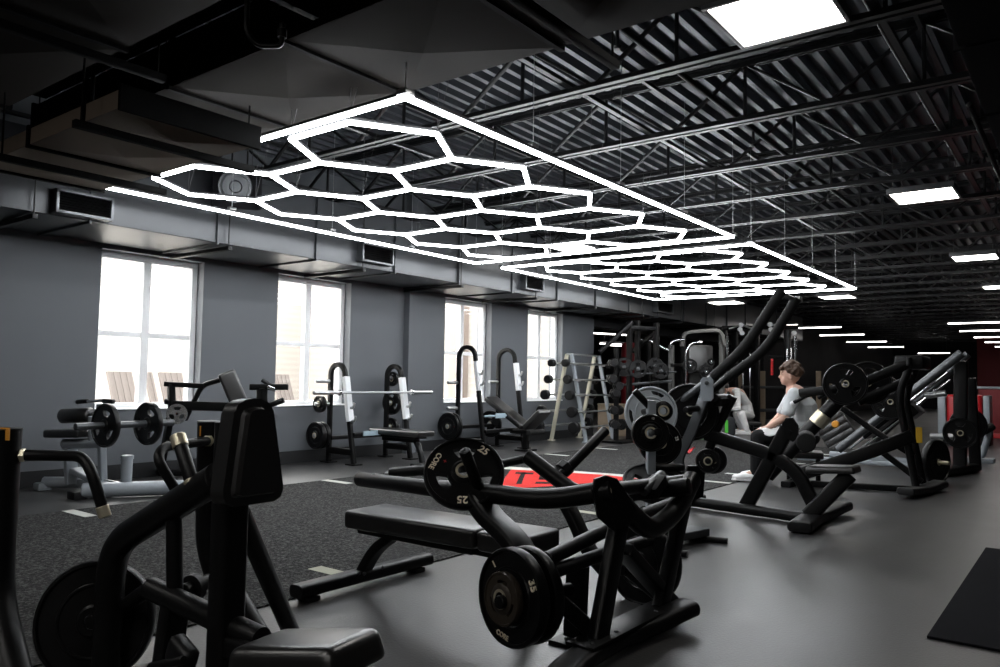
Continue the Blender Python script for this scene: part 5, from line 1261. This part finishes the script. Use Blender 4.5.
for nm in 'lr': shoe(N['an' + nm][0], fwd, HR, man, mo)
lap = N['knl'][0].lerp(N['hpl'][0], .30)
tw_ = MB(); bm = bmesh.new(); bmesh.ops.create_grid(bm, x_segments=14, y_segments=10, size=1)
for v in bm.verts:
    x_, y_ = v.co.x * .13, v.co.y * .11
    v.co = V((x_, y_, -6.0 * y_ * y_ - .05 * (abs(v.co.x) > .9) + .008 * math.sin(x_ * 50 + y_ * 20)))
g = bmesh.ops.extrude_face_region(bm, geom=bm.faces[:]); bmesh.ops.translate(bm, vec=(0, 0, .012), verts=[v for v in g['geom'] if isinstance(v, bmesh.types.BMVert)]); bmesh.ops.recalc_face_normals(bm, faces=bm.faces)
bmesh.ops.transform(bm, matrix=Matrix.Translation(lap + V((0, 0, .092))) @ HR.to_4x4(), verts=bm.verts); tw_.add(bm)
tag(tw_.build('towel', 'cloth_white', off=lap + V((0, 0, .09))), "folded white towel lying across the seated man's lap", 'towel')
sb = thing('stool', 'low black padded stool under the seated man', 'stool', (seat0.x, seat0.y, 0)); so = sb.location.copy()
z_ = q_(803, 437.5).z - .150; sx_ = q_(803, 440)
MB().box((sx_.x, sx_.y, z_ - .03), (.40, .36, .07), HR, bev=.02, seg=3).build('seat', 'black_vinyl', sb, so)
for a_, b_ in ((-.15, -.13), (-.15, .13), (.15, -.13), (.15, .13)):
    pp = V((sx_.x, sx_.y, 0)) + HR @ V((a_, b_, 0)); MB().bar([pp, pp + V((0, 0, z_ - .06))], .035, .035, up=(0, 1, 0)).build('leg', 'black_paint', sb, so)

# crouched person in white, elbows on knees
dp = 16.2; w_ = lambda px, py, o_=0.: at(px, py, d=dp + o_)
s0 = w_(746, 418, .25); pw = thing('person', 'crouched person in white long sleeves and pale trousers holding a phone, at the back', 'person', (s0.x, s0.y, 0)); wo = pw.location.copy()
f2 = V((-.82, -.57, 0)).normalized(); l2 = V((.57, -.82, 0)); H2_ = Matrix((f2, -l2, V((0, 0, 1)))).transposed()
N = {'pel': (w_(747, 414, .3), (.13, .15)), 'sp': (w_(745, 404, .3), .13), 'ch': (w_(739, 395, .15), (.12, .15)), 'ub': (w_(735, 391, .1), .10), 'nk': (w_(730, 390, 0), .055), 'nt': (w_(727, 390, 0), .05)}
E_l = [('pel', 'sp', 'ch', 'ub', 'nk', 'nt')]
for nm, s in (('l', 1), ('r', -1)):
    N['sh' + nm] = (N['ub'][0] + l2 * s * .17, .06); N['el' + nm] = (w_(736, 408, -.1) + l2 * s * .20, .042); wr = w_(726, 409.5, -.2) + l2 * s * .06; N['wr' + nm] = (wr, .029)
    hn_, he = hand_nodes(wr, wr + f2 * .1 - l2 * s * .04, (0, 0, -1), l2 * s)
    for k, v in hn_.items(): N[k + nm] = v
    E_l += [('ub', 'sh' + nm, 'el' + nm, 'wr' + nm)] + [tuple((x + nm) for x in ch_) for ch_ in he]
    hp = N['pel'][0] + l2 * s * .1 + V((0, 0, -.02)); kn = w_(739, 414, -.1) + l2 * s * .18; an = V((kn.x, kn.y, .11)) - f2 * .10
    N['hp' + nm] = (hp, .095); N['kn' + nm] = (kn, .064); N['an' + nm] = (an, .042); N['to' + nm] = (V((an.x, an.y, .04)) + f2 * .15, .035)
    E_l += [('pel', 'hp' + nm, 'kn' + nm, 'an' + nm, 'to' + nm)]
hc = w_(724, 389, -.05); tilt = Matrix.Rotation(.45, 3, 'Y'); HR2 = H2_ @ tilt; loc2 = lambda x, y, z: hc + HR2 @ V((x, y, z))
BL = [(loc2(-.01, 0, .015), (.098, .076, .108), HR2), (loc2(.035, 0, -.055), (.058, .056, .060), HR2), (loc2(.098, 0, -.02), (.022, .014, .020), HR2), (loc2(.086, 0, -.06), (.014, .024, .012), HR2), (loc2(-.01, .076, -.01), (.022, .012, .034), HR2), (loc2(-.01, -.076, -.01), (.022, .012, .034), HR2)]
body_obj('body', skin(N, E_l, 'pel', 2, BL, .009, 2), 'skin', pw, wo)
body_obj('hair', skin({'a': (loc2(-.02, 0, .05), .09), 'b': (loc2(-.05, 0, 0), .085)}, [('a', 'b')], 'a', 2, [(loc2(-.022, 0, .045), (.108, .088, .095), HR2)], .012, 1), 'black_vinyl', pw, wo)
for s in (1, -1): MB().blob(loc2(.090, .032 * s, .012), (.008, .011, .006), HR2, 2).build('eye', 'black_vinyl', pw, wo)
tb_ = limb([(N['pel'][0], (.15, .18, .08)), (N['sp'][0], (.145, .18, .09)), (N['ch'][0], (.13, .19, .09)), (N['ub'][0], (.11, .15, .08)), (N['nk'][0].lerp(N['ub'][0], .4), (.07, .08, .05))], H2_)
pb_ = [(N['pel'][0] + V((0, 0, -.03)), (.16, .185, .10), H2_, 3)]
for nm, s in (('l', 1), ('r', -1)):
    sh, el, wr = (N[x + nm][0] for x in ('sh', 'el', 'wr'))
    tb_ += limb([(N['ub'][0] + l2 * s * .08, (.09, .07, .07)), (sh, (.075, .07, .075)), (el, (.058, .055, .058)), (el.lerp(wr, .88), (.042, .040, .042))], H2_, 7)
    a, k, n_ = (N[x + nm][0] for x in ('hp', 'kn', 'an'))
    pb_ += limb([(a, (.115, .105, .105)), (k, (.088, .085, .088)), (k.lerp(n_, .5), (.084, .078, .08)), (n_ + V((0, 0, -.01)), (.072, .07, .05))], H2_, 9)
body_obj('long_sleeve_top', union(tb_, .012), 'cloth_white', pw, wo); body_obj('trousers', union(pb_, .012), 'cloth_white', pw, wo)
for nm in 'lr': shoe(N['an' + nm][0], f2, H2_, pw, wo)
ph_ = w_(724, 408, -.3); tag(MB().box(ph_, (.075, .15, .010), HR2, bev=.003).build('phone', 'black_vinyl', off=ph_), "dark phone held in the crouched person's hands", 'phone')
zb_ = N['pel'][0].z - .15; s1 = N['pel'][0]
sb = thing('exercise_bench', 'dark low bench under the crouched person in white', 'bench', (s1.x, s1.y, 0)); so = sb.location.copy()
MB().box((s1.x, s1.y, zb_ - .03), (.34, 1.0, .07), H2_, bev=.02, seg=3).build('seat', 'black_vinyl', sb, so)
for k in (-.38, .38):
    pp = V((s1.x, s1.y, 0)) + l2 * k; MB().bar([pp, pp + V((0, 0, zb_ - .06))], .06, .06, up=(0, 1, 0)).box(pp + V((0, 0, .012)), (.3, .06, .024), H2_, bev=.006).build('leg', 'black_paint', sb, so)

# ------------------------------------------------------------------ daylight and view
w = bpy.data.worlds.new('daylight'); bpy.context.scene.world = w; w.use_nodes = True
bgn = w.node_tree.nodes['Background']; bgn.inputs[0].default_value = (1, .975, .95, 1); bgn.inputs[1].default_value = 10.0
sc = bpy.context.scene
sc.view_settings.view_transform = 'Standard'; sc.view_settings.look = 'None'; sc.view_settings.gamma = 1; sc.view_settings.exposure = 0.6; sc.view_settings.use_curve_mapping = False
sc.cycles.use_denoising = True; sc.cycles.max_bounces = 8; sc.cycles.diffuse_bounces = 4; sc.cycles.glossy_bounces = 4; sc.cycles.transparent_max_bounces = 12
sc.cycles.sample_clamp_indirect = 4.0; sc.cycles.blur_glossy = .5
